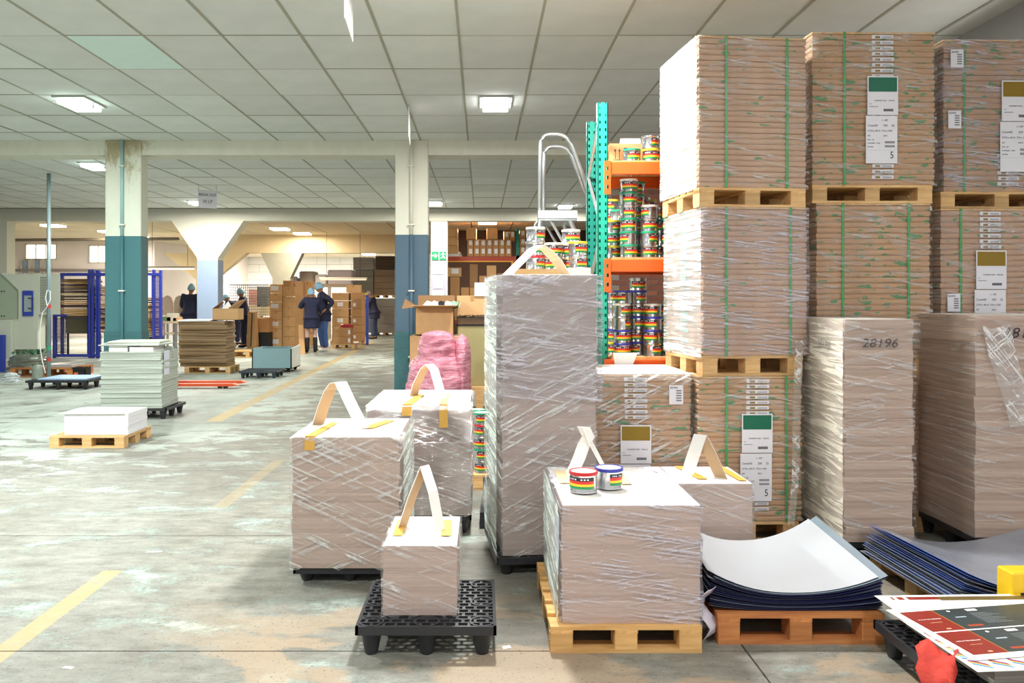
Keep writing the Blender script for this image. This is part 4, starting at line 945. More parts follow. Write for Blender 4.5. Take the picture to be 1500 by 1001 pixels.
# crumpled wrapper between stacks E and G
m = MB(); m.add([(.885+.03*math.sin(i*.9)+j*.018, 3.24+.02*j+.01*math.sin(i*2+j), .02+i*.026) for i in range(9) for j in range(4)], [(i*4+k, i*4+k+1, i*4+5+k, i*4+4+k) for i in range(8) for k in range(3)])
o = m.build('crumpled_wrapper', M('cdc6cf', .5, var=.1)); o.data.shade_smooth(); tag(o, 'crumpled pale wrapper squeezed between front stack and curved sheets', 'wrapper'); o.modifiers.new('thickness', 'SOLIDIFY').thickness = .002
# litter
for (x, y, w_, d_, r_, lb) in ((226, 809, .085, .022, .12, 'small pale paper scrap on the open floor at left'), (742, 949, .035, .03, .2, 'tiny white scrap right of the slotted pallet'), (100, 979, .04, .02, -.3, 'tiny pale chip at the lower left of the floor')):
    q = gp(x, y); o = MB().prism([(-w_/2, -d_/2), (w_/2, -d_/2*.6), (w_/2*.95, d_/2), (-w_/2*.9, d_/2*.7)], .0005, .002, 2).build('paper_scrap', PAPERW); o.location = (q.x, q.y, 0); o.rotation_euler = (0, 0, r_); tag(o, lb, 'paper scrap')

# ------------------------------------------------------------------ cartons, pink bundle behind the stacks
def carton(x0, y0, x1, y1, Y, d, label, mat=CARD, lab=None, tape=True, group=None, rz=0, onto=None):
    a = px(x0, y1, Y); b = px(x1, y0, Y); w = b.x-a.x; h = b.z-a.z
    t = thing('carton', label, 'carton', ((a.x+b.x)/2, Y+d/2, a.z), rz, group)
    MB().box((-w/2+.003, -d/2, 0), (w/2-.003, d/2, h-.004), .003).build('carton_body', mat, t)
    if tape:
        m = MB(); m.box((-w/2+.002, -.025, h-.004), (w/2-.002, .025, h-.003)); m.box((-.025, -d/2-.001, h*.7), (.025, -d/2, h-.006)); m.build('tape', TAPEB, t)
    if lab:
        lx, lz, lw, lh = lab; MB().box((-w/2+lx*w-lw*w/2, -d/2-.003, h*lz-lh*h/2), (-w/2+lx*w+lw*w/2, -d/2-.0005, h*lz+lh*h/2)).build('white_label', LBLW, t)
    return t
Yc = 9.6
carton(600, 492, 672, 600.5, Yc, .5, 'lower carton behind the pink bundle, under the open one')
oc = thing('open_carton', 'open carton full of papers behind the pink bundle', 'carton', ((636-VX)/FPX*Yc, Yc+.25, px(0, 491, Yc).z))
m = MB(); w, h = .46, .33
m.box((-w/2, -.22, 0), (w/2, .22, .006)).box((-w/2, -.22, 0), (w/2, -.212, h)).box((-w/2, .212, 0), (w/2, .22, h)).box((-w/2, -.22, 0), (-w/2+.006, .22, h)).box((w/2-.006, -.22, 0), (w/2, .22, h)); m.build('carton_body', CARD, oc)
for pl in ([(-w/2, -.22, h), (w/2, -.22, h), (w/2+.03, -.40, h+.02), (-w/2-.03, -.40, h+.02)], [(-w/2, .22, h), (w/2, .22, h), (w/2, .26, h+.14), (-w/2, .26, h+.14)], [(-w/2, -.22, h), (-w/2, .22, h), (-w/2-.16, .2, h+.10), (-w/2-.16, -.2, h-.02)], [(w/2, -.22, h), (w/2, .22, h), (w/2+.06, .2, h+.08), (w/2+.06, -.2, h+.02)]):
    m = MB(); m.add(pl+[(p[0], p[1], p[2]+.006) for p in pl], [(0, 1, 2, 3), (7, 6, 5, 4), (0, 4, 5, 1), (1, 5, 6, 2), (2, 6, 7, 3), (3, 7, 4, 0)]); m.build('flap', CARDIN if pl[2][1] > 0 else CARD, oc)
for k in range(5):
    m = MB(); x = -.17+k*.08; m.add([(x, -.15, h-.04), (x+.15, -.16, h-.0), (x+.16, .1, h+.05), (x+.01, .12, h+.03), (x+.07, -.02, h+.08)], [(0, 1, 4), (1, 2, 4), (2, 3, 4), (3, 0, 4)])
    o = m.build('crumpled_paper', [WHITE, WHITE, BLACK, WHITE, M('8fb59a', .6)][k], thing('crumpled_paper_heap', f'crumpled paper, {ORD[k]} from left in the open carton', 'paper', oc.location, 0, 'papers in the open carton'))
carton(669, 433, 714, 463, Yc+.5, .4, 'tan carton on the olive crate behind the tall stack', CARD3)
ws2 = MB().box((px(695, 0, 10).x, 10.08, px(0, 434, 10).z), (px(716, 0, 10).x, 10.09, px(0, 414, 10).z)).build('white_card', PAPERW); tag(ws2, 'white card standing on the tan carton', 'card')
ol = thing('olive_crate', 'tall olive-coloured crate with black metal rim behind the tall stack', 'crate', ((693-VX)/FPX*Yc, Yc+.3, px(0, 567, Yc).z))
zc_ = px(0, 567, Yc).z; hh = px(0, 478, Yc).z-zc_
MB().box((-.19, -.2, 0), (.19, .25, hh), .01).build('crate_body', M('a39a6a', .6, var=.12, sc=5), ol)
m = MB(); z_ = hh
for (a, b) in (((-.2, -.21), (.2, -.19)), ((-.2, .24), (.2, .26)), ((-.2, -.19), (-.18, .24)), ((.18, -.19), (.2, .24))): m.box((a[0], a[1], z_), (b[0], b[1], z_+.015)); m.box((a[0], a[1], z_+.09), (b[0], b[1], z_+.105))
m.box((-.2, -.21, z_), (-.185, -.195, z_+.10)).box((.185, -.21, z_), (.2, -.195, z_+.10)); m.build('metal_rim', BLACK, ol)
m = MB(); rr = random.Random(3)
for k in range(26):
    x = rr.uniform(-.17, .17); m.tube([(x, -.17+rr.uniform(0, .2), z_+.10), (x+rr.uniform(-.05, .05), -.1, z_+.13), (x+rr.uniform(-.12, .12), -.02, z_+.10)], .003, 4)
m.box((-.18, -.19, z_+.02), (.18, .23, z_+.085)); m.build('wire_offcuts', M('6d5337', .6, var=.4, sc=30), ol)['kind'] = 'stuff'
wood_pallet(((690-VX)/FPX*(Yc-.02)-.2, Yc-.02), .6, .6, zc_-.001 if zc_ > .05 else .12, 0, 'wooden pallet under the olive crate')
# pink wrapped bundle
YPk = 8.6; pk = thing('pink_wrapped_bundle', 'bundle in crumpled pink film behind the taped stacks', 'bundle', ((640-VX)/FPX*YPk, YPk+.35, 0))
def blob(name, rx, ry, z0, z1, ox, mat, seed, parent, nz=22, na=34, taper=.3, pw=.35, amp=.02):
    rnd = random.Random(seed); vs = []; ph = [rnd.uniform(0, 6.28) for _ in range(6)]
    for r in range(nz+1):
        t = r/nz; k = (1-t**8)**.5*(1-taper*t) if r < nz else .02
        for i in range(na):
            a = 2*math.pi*i/na; c, s = math.cos(a), math.sin(a); sq = (abs(c)**(2/pw/3)+abs(s)**(2/pw/3))**(-pw*1.5)
            e = 1+amp*1.6*(math.sin(3*a+ph[0]+6*t)+math.sin(7*a+ph[1]-9*t)+.8*math.sin(22*t+ph[2]+2*math.sin(a*2)))+rnd.uniform(-amp, amp)
            vs.append((ox+rx*c*sq*k*e, ry*s*sq*k*e, z0+(z1-z0)*t))
    m = MB().add(vs, [(r*na+i, r*na+(i+1) % na, (r+1)*na+(i+1) % na, (r+1)*na+i) for r in range(nz) for i in range(na)]+[tuple(range((nz)*na, (nz+1)*na))])
    o = m.build(name, mat, parent); o.data.shade_smooth(); return o
PINKB = NT('pink_film_over_boards'); nzz = PINKB.noise(PINKB.co((3, 3, 14), (0, .4, 0)), 2, 5, .65, .7); PINKB.l(PINKB.ramp(nzz, [(.3, 'b05a70'), (.5, 'd4879a'), (.7, 'eab6c2')]), PINKB.b.inputs['Base Color']); PINKB.b.inputs['Roughness'].default_value = .22; PINKB.bump(nzz, .9, .03)
blob('lower_wrapped_load', .36, .33, 0, px(0, 515, YPk).z, 0.0, PINKB.m, 4, pk, taper=.05)
blob('upper_wrapped_load', .225, .24, px(0, 528, YPk).z, px(0, 486, YPk).z, -.01, PINKB.m, 8, pk, taper=.15)
blob('side_wrapped_load', .10, .22, 0, px(0, 491, YPk).z, .26, PINKB.m, 12, pk, taper=.0)

# ------------------------------------------------------------------ left: stacks and pallets on the floor
def corner_stack(pl, pc, prr, z0, z1px, label, n, mats, jit, seed, **kw):
    """pl, pc, prr: pixels of the left, near and right bottom corners at height z0"""
    a, b, c = gp(*pl, z0), gp(*pc, z0), gp(*prr, z0)
    d1 = (a-b); d2 = (c-b); w = d2.length; d = d1.length
    rz = math.atan2(d2.y, d2.x); 
    return (b.x, b.y), w, d, rz
kc = FPX/9.2
# green-white stack: rotated a little so that both faces show
b = gp(236, 620); rz = -.0
plastic_pallet((px(150, 0, 9.35).x, 9.35), .74, .62, .13, .0, 'black plastic pallet under the pale green-white paper stack')
GS = paper_stack((px(147, 0, 9.3).x, 9.3), .70, .56, px(0, 516, 9.3).z-.131, .131, .04, 'pale green-white loose paper stack in front of the teal column', 26, EDGEG, M('d2dacf', .6, var=.04), jit=.010, bulge=.003, seed=41)
GS.location.x += .0
MB().box((.352, -.22, .38), (.3535, -.04, .66)).build('job_sheet', M('dfe3f4', .5), GS); MB().box((-.352, .1, .55), (.351, .11, .7)).build('divider_card', EDGEG, GS)
for k, (zz, rx, lb) in enumerate(((px(0, 509, 9.3).z, .08, 'lower white tray of cut-offs on the pale green stack'), (px(0, 500, 9.3).z, .0, 'thin grey-green sheet bundle on top of the pale green stack'))):
    zb_ = GS.location.z+(px(0, 516, 9.3).z-.131) if k == 0 else None
z0_ = px(0, 516, 9.3).z+.001
t = thing('paper_bundle', 'small block of white paper on the pale green stack', 'paper bundle', (px(200, 0, 9.5).x, 9.55, z0_), .05)
MB().box((-.26, -.2, 0), (-.05, .2, .07)).box((-.02, -.22, 0), (.25, .18, .055)).build('paper_blocks', WHITE, t); MB().box((.1, -.2, .055), (.24, .1, .07)).build('pink_card', M('c2909a', .5), t)
for k in range(4):
    o = MB().box((-.36+.03*k, -.25, 0), (.33-.01*k, .24, .012)).build('sheet_bundle', [EDGEG, WHITE, M('9fb0a2', .5), M('e6e6c8', .6)][k]); o.location = (px(200, 0, 9.5).x, 9.55, z0_+.071+.0125*k); o.rotation_euler = (0, 0, .03+.04*k); tag(o, f'thin sheet bundle, {ORD[k]} up above the pale green stack', 'paper bundle', 'thin bundles on the pale green stack')
# low white stack
wood_pallet((px(72, 0, 7.55).x, 7.55), .70, .62, .11, .0, 'wooden pallet under the low white paper stack', (WOOD, WOODY))
LW = paper_stack((px(94, 0, 7.62).x, 7.62), .60, .46, px(0, 606, 7.62).z-.112, .112, .02, 'low white paper stack on the wooden pallet at left', 5, EDGEW, M('f1f1f4', .6, var=.03), jit=.003, seed=43)
MB().box((-.28, -.1, px(0, 606, 7.62).z-.112), (.2, .16, px(0, 606, 7.62).z-.109)).build('grey_print', M('b5b7ba', .6, var=.3, sc=6), LW)
MB().box((-.34, -.25, px(0, 606, 7.62).z-.113), (.27, .18, px(0, 606, 7.62).z-.111)).build('overhanging_sheet', PAPERW, LW)
# brown board stack
Yb = 15.1; wood_pallet((px(270, 0, Yb).x, Yb), .86, .58, .13, .0, 'wooden pallet under the brown board stack')
BS = paper_stack((px(262, 0, Yb).x, Yb-.02), .90, .54, px(0, 471, Yb).z-.131, .131, -.0, 'brown wavy board stack on a pallet beside the pale blue column', 13, EDGEB, M('c9cac2', .6), jit=.03, bulge=.012, seed=47)
o = MB().box((-.46, -.28, 0), (.15, .24, .03)).build('white_board', WHITE); o.location = (BS.location.x, BS.location.y, px(0, 471, Yb).z); tag(o, 'white board lying on the brown board stack', 'board')
bx_ = thing('open_carton', 'small open carton with white papers on the brown stack', 'carton', (px(330, 0, Yb).x-.02, Yb+.24, px(0, 469.5, Yb).z+.0))
m = MB(); m.box((-.24, -.18, 0), (.24, .18, .01)).box((-.24, -.18, 0), (.24, -.17, .22)).box((-.24, .17, 0), (.24, .18, .22)).box((-.24, -.17, 0), (-.23, .17, .22)).box((.23, -.17, 0), (.24, .17, .22)); m.build('carton_body', CARD, bx_)
for pl in ([(.05, -.17, .22), (.24, -.17, .22), (.40, -.17, .40), (.2, -.1, .36)], [(-.24, .17, .22), (-.24, -.17, .22), (-.1, -.1, .34), (-.1, .1, .34)]):
    m = MB(); m.add(pl+[(p[0], p[1]+.008, p[2]+.006) for p in pl], [(0, 1, 2, 3), (7, 6, 5, 4), (0, 4, 5, 1), (1, 5, 6, 2), (2, 6, 7, 3), (3, 7, 4, 0)]); m.build('flap', CARDIN, bx_)
m = MB(); m.add([(-.15, -.1, .15), (.15, -.1, .15), (.1, .1, .15), (-.1, .12, .15), (0, 0, .36)], [(0, 1, 4), (1, 2, 4), (2, 3, 4), (3, 0, 4)]); m.build('crumpled_white_paper', WHITE, bx_)
# orange pallet truck forks
tk = thing('pallet_truck', 'orange pallet truck forks behind the pale green stack', 'pallet truck', (px(300, 0, 12.6).x, 12.6, 0))
OR = M('e2582e', .4, var=.1)
for k in range(2):
    m = MB(); y = 12.55+k*.42; m.prism([(px(240, 0, 12.6).x, .075), (px(342, 0, 12.6).x, .075), (px(350, 0, 12.6).x, .05), (px(342, 0, 12.6).x, .035), (px(240, 0, 12.6).x, .035)], y, y+.15); m.build('fork', OR, tk, world=True)
    m = MB(); 
    for xx in (322, 330): 
        c_ = px(xx, 0, 12.6).x; m.prism([(c_+.03*math.cos(a_), .03+.03*math.sin(a_)) for a_ in [i*math.pi/6 for i in range(12)]], y+.03, y+.12)
    m.build('roller', BLACK, tk, world=True)
m = MB(); x_ = px(240, 0, 12.6).x; m.box((x_-.25, 12.55, .03), (x_, 13.12, .3)); m.build('pump_block', OR, tk, world=True)
MB().tube([(x_-.2, 12.83, .3), (x_-.45, 12.83, .9)], .02, 8).build('handle', BLACK, tk, world=True)
# blue-grey cart
YC = 15.3; ct = thing('blue_box_cart', 'low pale blue box cart on castors by the yellow line', 'cart', (px(405, 0, YC).x, YC, 0))
TB = M('8fb0b8', .5, var=.08, sc=5, name='cart_blue'); a = px(369, 541, YC); b = px(427, 511, YC); dC = .72
m = MB(); m.box((a.x, YC, a.z), (b.x, YC+.02, b.z)); m.box((a.x, YC+dC, a.z), (b.x, YC+dC+.02, b.z)).box((a.x, YC, a.z), (a.x+.02, YC+dC, b.z)).box((a.x, YC, a.z), (b.x, YC+dC, a.z+.02)); m.build('cart_body', TB, ct, world=True)
m = MB(); m.add([(b.x-.02, YC, a.z), (b.x, YC, a.z), (b.x+.0, YC+dC, a.z), (b.x-.02, YC+dC, a.z), (b.x-.02, YC, b.z), (b.x, YC, b.z), (b.x, YC+dC, b.z+.04), (b.x-.02, YC+dC, b.z+.04)], [(0, 3, 2, 1), (4, 5, 6, 7), (0, 1, 5, 4), (1, 2, 6, 5), (2, 3, 7, 6), (3, 0, 4, 7)]); m.build('worn_end_panel', M('d5d6cf', .6, var=.2, sc=12), ct, world=True)
for (x, y) in ((a.x+.1, YC+.08), (b.x-.08, YC+.08), (b.x-.08, YC+dC-.08), (a.x+.1, YC+dC-.08)):
    m = MB(); m.prism([(x+.035*math.cos(i*math.pi/6), .036+.035*math.sin(i*math.pi/6)) for i in range(12)], y-.015, y+.015); m.box((x-.02, y-.02, .05), (x+.02, y+.02, a.z)); m.build('castor', BLACK, ct, world=True)
plastic_pallet((px(350, 0, 14.15).x, 14.15), .66, .62, .13, .0, 'black plastic pallet on floor in front of the blue cart', mat=M('39424a', .45, var=.15))
wood_pallet((px(338, 0, 19.2).x, 19.2), .80, .7, .15, 0, 'bright wooden pallet behind the blue cart', (WOODE, WOODEY))
# pole with pallet
pl_ = thing('grey_pole', 'tall grey conduit pole from floor to ceiling at left', 'pole', (px(71.5, 0, 13.9).x, 13.9, 0))
MB().tube([(0, 0, 0), (0, 0, HC-.0)], .032, 12).build('tube', M('8fa3a8', .4, .3, var=.1), pl_, smooth=True)
MB().lathe([(.05, 0), (.05, .01)], 12).build('foot_flange', STEEL, pl_)
for z, c in ((px(0, 449, 13.9).z, 'c23a32'), (px(0, 510, 13.9).z, '2f9f74'), (px(0, 527, 13.9).z, 'c23a32')): MB().lathe([(.036, -.03), (.036, .03)], 12, (0, 0, z)).build('tape_band', M(c, .4), pl_)
MB().tube([(0, -.04, px(0, 449, 13.9).z)]+[(-.06-.07*math.sin(i/10*math.pi), -.05, px(0, 449+i*9, 13.9).z) for i in range(1, 10)]+[(-.03, -.05, .12)], .009, 6).build('hanging_cable', WHITE, pl_)
MB().tube([(.0, -.05, px(0, 449, 13.9).z), (-.03, -.05, px(0, 436, 13.9).z), (-.0, -.05, px(0, 425, 13.9).z), (.05, -.05, px(0, 427, 13.9).z), (.05, -.05, px(0, 440, 13.9).z), (.0, -.05, px(0, 449, 13.9).z)], .009, 6).build('cable_loop', WHITE, pl_)
plastic_pallet((px(37, 0, 12.4).x, 12.4), .96, .8, .14, .0, 'black plastic pallet with pale blue sheets at foot of pole')
o = MB().box((-.36, -.33, 0), (.40, .35, .02)).build('blue_sheets', M('a9c6e6', .4, var=.1)); o.location = (px(85, 0, 12.4).x, 12.8, .1415); tag(o, 'pale blue sheets lying on black pallet at left', 'sheets')
bkt = thing('black_crate', 'black crate with orange label right of the pole', 'crate', (px(120, 0, 14.2).x, 14.2, 0))
m = MB(); w_ = .11; m.box((-w_, -.1, 0), (w_, .1, .02)).box((-w_, -.1, 0), (w_, -.09, .2)).box((-w_, .09, 0), (w_, .1, .2)).box((-w_, -.1, 0), (-w_+.01, .1, .2)).box((w_-.01, -.1, 0), (w_, .1, .2)).box((-w_-.015, -.115, .17), (w_+.015, -.1, .2)); m.build('crate_shell', BLACK, bkt); MB().box((-.09, -.102, .07), (-.02, -.1, .11)).build('orange_label', M('d97a3a', .5), bkt)
# wooden pallet with wrapped goods at far left
wood_pallet((px(15, 0, 14.4).x, 14.4), 1.1, .8, .16, .0, 'wooden pallet carrying wrapped scrap left of the pole', (WOODO, WOODOY))
t = thing('wrapped_scrap_bundle', 'film-wrapped dark bundle with green plants on top at left', 'bundle', (px(33, 0, 14.6).x, 14.85, .162))
blob('wrapped_bundle', .38, .28, 0, .22, 0, M('6d7468', .2, .1, var=.5, sc=9, bump=.6), 14, t, taper=.1)
m = MB(); rr = random.Random(8)
for k in range(120):
    x, y = rr.uniform(-.28, .28), rr.uniform(-.2, .2); z = .2+rr.uniform(0, .06); a_ = rr.uniform(0, 6.28); m.add([(x, y, z), (x+.05*math.cos(a_), y+.05*math.sin(a_), z+.05), (x+.03*math.cos(a_+1), y+.03*math.sin(a_+1), z+.02)], [(0, 1, 2)])
m.build('green_scrap', M('2f6b45', .6, var=.3), t)['kind'] = 'stuff'
t = thing('clear_film_scrap', 'crumpled clear film on floor beside the blue machine leg', 'film scrap', (px(16, 0, 13.6).x, 13.6, 0)); blob('crumpled_film', .16, .12, 0, .16, 0, film_mat(.6, .8, 'dfe6ea', 'scrap_film', 1.5), 17, t, taper=.4, amp=.06)
t = thing('wrapped_grey_drum', 'small film-wrapped grey block in front of the scrap pallet', 'bundle', (px(48, 0, 13.7).x, 13.85, 0)); blob('wrapped_block', .09, .09, 0, .28, 0, M('8f9a8e', .2, .2, var=.4, sc=8, bump=.5), 19, t, taper=.02, amp=.01)
t = thing('metal_profile', 'grey metal profile lying on the scrap pallet', 'metal part', (px(80, 0, 14.5).x, 14.8, .162)); MB().box((-.2, -.25, 0), (.28, .25, .05), .01).build('profile', ALU, t)

# ------------------------------------------------------------------ machine at the far left
MG = M('c9cdbd', .45, var=.05, sc=3, name='machine_grey_green'); MGD = M('a3b09b', .45, var=.06, sc=3, name='machine_sage'); MBL = M('2740a8', .35, var=.08, name='machine_blue')
YM = 15.6; mc = thing('machine', 'large grey-green printing machine with blue framed door at left edge', 'machine', (px(30, 0, YM).x, YM, 0))
def wbox(m, x0, y0, x1, y1, Y0, Y1):
    a = px(x0, y1, Y0); b = px(x1, y0, Y0); k = Y1/Y0*1.01
    return m.add([(a.x, Y0, a.z), (b.x, Y0, a.z), (b.x*k, Y1, a.z), (a.x*k, Y1, a.z), (a.x, Y0, b.z), (b.x, Y0, b.z), (b.x*k, Y1, b.z), (a.x*k, Y1, b.z)], [(0, 3, 2, 1), (4, 5, 6, 7), (0, 1, 5, 4), (1, 2, 6, 5), (2, 3, 7, 6), (3, 0, 4, 7)])
def pbox(m, x0, y0, x1, y1, Y0, Y1, c=0):
    a = px(x0, y1, Y0); b = px(x1, y0, Y0); return m.box((a.x, Y0, a.z), (b.x, Y1, b.z), c)
q = px(27, 425, YM); ztop = px(0, 400, YM).z; zbm = px(0, 512, YM).z; xl = px(-40, 0, YM).x; x27 = px(27, 0, YM).x; x55 = px(55, 0, YM).x; x88 = px(88, 0, YM).x
m = MB(); m.prism([(xl, px(0, 468, YM).z), (x27, px(0, 468, YM).z), (x27, q.z), (px(0, 0, YM).x, ztop), (xl, ztop)], YM+.05, YM+.4); m.build('sage_hood', MGD, mc, world=True)
m = MB(); m.prism([(px(18, 0, YM).x, zbm), (x55, zbm), (x55, ztop-.02), (px(2, 0, YM).x, ztop-.02), (x27, q.z), (x27, px(0, 470, YM).z), (px(18, 0, YM).x, px(0, 470, YM).z)], YM, YM+.35); m.build('main_cabinet', MG, mc, world=True)
m = MB(); wbox(m, 55, 402, 88, 461, YM+.02, YM+1.1); m.build('side_cabinet', MG, mc, world=True)
m = MB()
for i in range(22):
    for j in range(5): pbox(m, 59+j*2.2, 406+i*2.4, 60.2+j*2.2, 407+i*2.4, YM+.012, YM+.02)
m.build('louvre_holes', BLACK, mc, world=True)
m = MB(); pbox(m, 32, 426, 48, 463, YM-.03, YM-.0, .01); dr = m.build('door_frame', MBL, mc, world=True)
m = MB(); pbox(m, 35, 433, 46, 457, YM-.036, YM-.03, .004); m.build('door_window', M('93a3a8', .15, .3), mc, world=True)
a1, a2 = px(43, 437, YM), px(51, 452, YM); MB().tube([(a1.x, YM-.03, a1.z), (a2.x, YM-.1, a1.z), (a2.x, YM-.1, a2.z), (a1.x, YM-.03, a2.z)], .012, 8).build('door_handle', BLACK, mc, world=True)
m = MB(); wbox(m, 54, 461, 70, 543.9, YM+.3, YM+1.0); wbox(m, 20, 512, 60, 543.9, YM+.3, YM+1.0); m.build('base_frame', M('b7b9a8', .5), mc, world=True)
m = MB()
for i in range(16):
    for j in range(6): pbox(m, 56+j*2.2, 478+i*2, 57.3+j*2.2, 479+i*2, YM+.29, YM+.3)
m.build('perforated_holes', BLACK, mc, world=True)
m = MB(); pbox(m, -40, 469, 17, 526, YM-.1, YM+.05, .01); m.build('lower_cabinet', MG, mc, world=True)
m = MB(); pbox(m, -30, 491, 4.5, 549.5, YM-.2, YM-.11); m.build('blue_side_panel', MBL, mc, world=True)
m = MB()
for x in (2, 6): 
    for y in (427, 463): pbox(m, x-.8, y-.8, x+.8, y+.8, YM+.04, YM+.05)
m.build('bolts', BLACK, mc, world=True)

# ------------------------------------------------------------------ blue board racks
YR2 = 19.0; BL = M('2a3aa0', .4, var=.1, name='rack_blue')
br = thing('blue_rack', 'blue steel rack full of boards behind the teal column', 'rack', (px(150, 0, YR2).x, YR2, 0))
def post(x0, x1, yt, Y=YR2, nm='post'):
    m = MB(); pbox(m, x0, yt, x1, VY+CH*FPX/Y, Y, Y+.08); m.build(nm, BL, br, world=True)
for x0, x1, yt in ((77, 80, 461), (129, 132, 395), (133.5, 137, 395), (140, 142, 396), (143, 145.5, 396), (223, 226, 395), (233, 236, 396), (160, 163, 397)): post(x0, x1, yt)
for (x0, y0, x1, y1) in ((88, 400, 157, 404.5), (80, 519, 131, 523), (137, 519, 225, 523), (157, 400, 235, 404), (77, 461, 97, 464)):
    m = MB(); pbox(m, x0, y0, x1, y1, YR2-.02, YR2+.03); m.build('rail', BL, br, world=True)
for (x0, x1, y0, y1, nm) in ((82, 97, 466, 518, 'louvred_panel'), (137, 149, 490, 517, 'louvred_panel'), (226, 233, 402, 500, 'ladder_panel')):
    m = MB()
    for i in range(int((y1-y0)/2)): pbox(m, x0, y0+i*2, x1, y0+i*2+1.1, YR2+.01, YR2+.03)
    m.build(nm, M('2b2f62', .5) if nm[0] == 'l' and nm[1] == 'o' else BL, br, world=True)
for x0 in (71, 80, 90, 129, 223):
    a = px(x0, 0, YR2+.9); MB().box((a.x, YR2+.85, 0), (a.x+.06, YR2+.92, 2.0)).build('post', BL, br, world=True)
    for z in (1.0, 1.35, 1.7): pass
BDM = [M('c9a06a', .7, var=.2, sc=6), M('8a6a44', .7, var=.2, sc=6), M('5c4a3a', .7, var=.2), M('d8bf96', .7, var=.15), M('4a3230', .6, var=.2), M('a8855c', .7, var=.2)]
rb = random.Random(12)
for bi, (x0, x1, nm, ylow) in enumerate(((89, 129, 'left', 466), (138, 158, 'middle', 486), (206, 222, 'right', 500))):
    y = ylow; k = 0
    m = MB(); pbox(m, x0-1, y, x1+1, y+1.5, YR2+.03, YR2+.85); m.build('shelf_plate', M('3a3a4a', .5), br, world=True)
    while y > 409 and k < 20:
        hh_ = rb.uniform(2.2, 4.2); sx = rb.uniform(-1, 1)
        a = px(x0+max(0, sx), y-.15, YR2+.06); b2 = px(x1-rb.uniform(0, 3), y-hh_+rb.uniform(.2, .8), YR2+.06)
        o = MB().box((a.x, YR2+.06, a.z), (b2.x, YR2+.75+rb.uniform(0, .1), b2.z)).build('stored_board', rb.choice(BDM)); tag(o, f'flat board in blue rack, {nm} bay, {ORD[k]} from the bottom', 'board', f'boards in the {nm} bay of the blue rack'); y -= hh_; k += 1
m = MB(); pbox(m, 96, 466, 131, 489, YR2+.9, YR2+1.0); o = m.build('olive_bench', M('8a8467', .6)); 
tag(o, 'olive bench panel seen through the blue rack', 'bench'); m = MB()
MB().box((px(98, 0, 19.9).x, 19.9, 0), (px(100, 0, 19.9).x, 19.95, px(0, 488, 19.9).z)).build('leg', BLACK, o); MB().box((px(128, 0, 19.9).x, 19.9, 0), (px(130, 0, 19.9).x, 19.95, px(0, 488, 19.9).z)).build('leg', BLACK, o)

# ------------------------------------------------------------------ hanging signs, exit sign, notices
hs_ = thing('hanging_sign', 'white hanging sign reading BREAK OUT W.I.P under the ceiling', 'sign', (px(304, 0, 15.3).x, 15.3, px(0, 305, 15.3).z), .5)
hz = HC-.05-hs_.location.z; SGN = M('e2dfe8', .5, var=.03)
MB().box((-.17, -.004, 0), (.17, .004, hz-.06)).build('panel', SGN, hs_)
MB().box((-.165, -.002, hz-.06), (-.16, .002, hz+.05)).box((.16, -.002, hz-.06), (.165, .002, hz+.05)).build('hanger_wires', BLACK, hs_)
text('BREAK OUT', .075, hs_, (0, -.006, hz-.17), (math.pi/2, 0, 0), INK, align='CENTER', sx=.8); text('W.I.P', .10, hs_, (0, -.006, .09), (math.pi/2, 0, 0), INK, align='CENTER', sx=.8)
for (x0, y0, y1, Y, lb) in ((599.5, 145, 207, 9.2, 'white hanging sign seen edge-on in front of the blue-grey column'), (511, -20, 45, 5.55, 'white hanging sign seen edge-on at the top picture edge')):
    a = px(x0, y1, Y); t = thing('hanging_sign', lb, 'sign', (a.x, Y, a.z), math.pi/2+.06)
    hh_ = px(0, y0, Y).z-a.z; hh_ = min(hh_, HC-.03-a.z)
    MB().box((-.26, -.004, 0), (.26, .004, hh_)).build('panel', WHITE, t)
    MB().box((-.2, -.002, hh_), (-.19, .002, HC-a.z)).box((.19, -.002, hh_), (.2, .002, HC-a.z)).build('hanger_wires', BLACK, t)
YS = 19.6; es = thing('exit_sign', 'green emergency exit sign with running figure and arrow', 'sign', (px(643, 0, YS).x, YS+.03, px(0, 381, YS).z))
EG = M('0f8a5a', .4, var=0)
MB().box((-.18, -.01, 0), (-.008, .0, .21)).box((.012, -.01, 0), (.175, .0, .21)).build('sign_panels', EG, es)
m = MB(); y_ = -.014
m.prism([(-.17, .09), (-.10, .09), (-.10, .05), (-.03, .105), (-.10, .16), (-.10, .12), (-.17, .12)], y_, -.01)
def pr2(pts): m.prism(pts, y_, -.01)
m.lathe([(0.0001, 0), (.014, 0)], 10, (0, 0, 0)) if False else None
pr2([(.10+.016*math.cos(i*.785), .175+.016*math.sin(i*.785)) for i in range(8)])
pr2([(.075, .155), (.10, .16), (.115, .10), (.09, .09)]); pr2([(.09, .10), (.115, .10), (.14, .06), (.155, .055), (.15, .04), (.125, .045)]); pr2([(.088, .10), (.10, .085), (.075, .05), (.04, .04), (.038, .055), (.065, .062)])
pr2([(.10, .155), (.14, .13), (.155, .14), (.15, .15), (.135, .145), (.105, .165)]); pr2([(.08, .155), (.055, .15), (.045, .12), (.055, .118), (.065, .138), (.085, .142)])
m.build('white_pictogram', PAPERW, es)
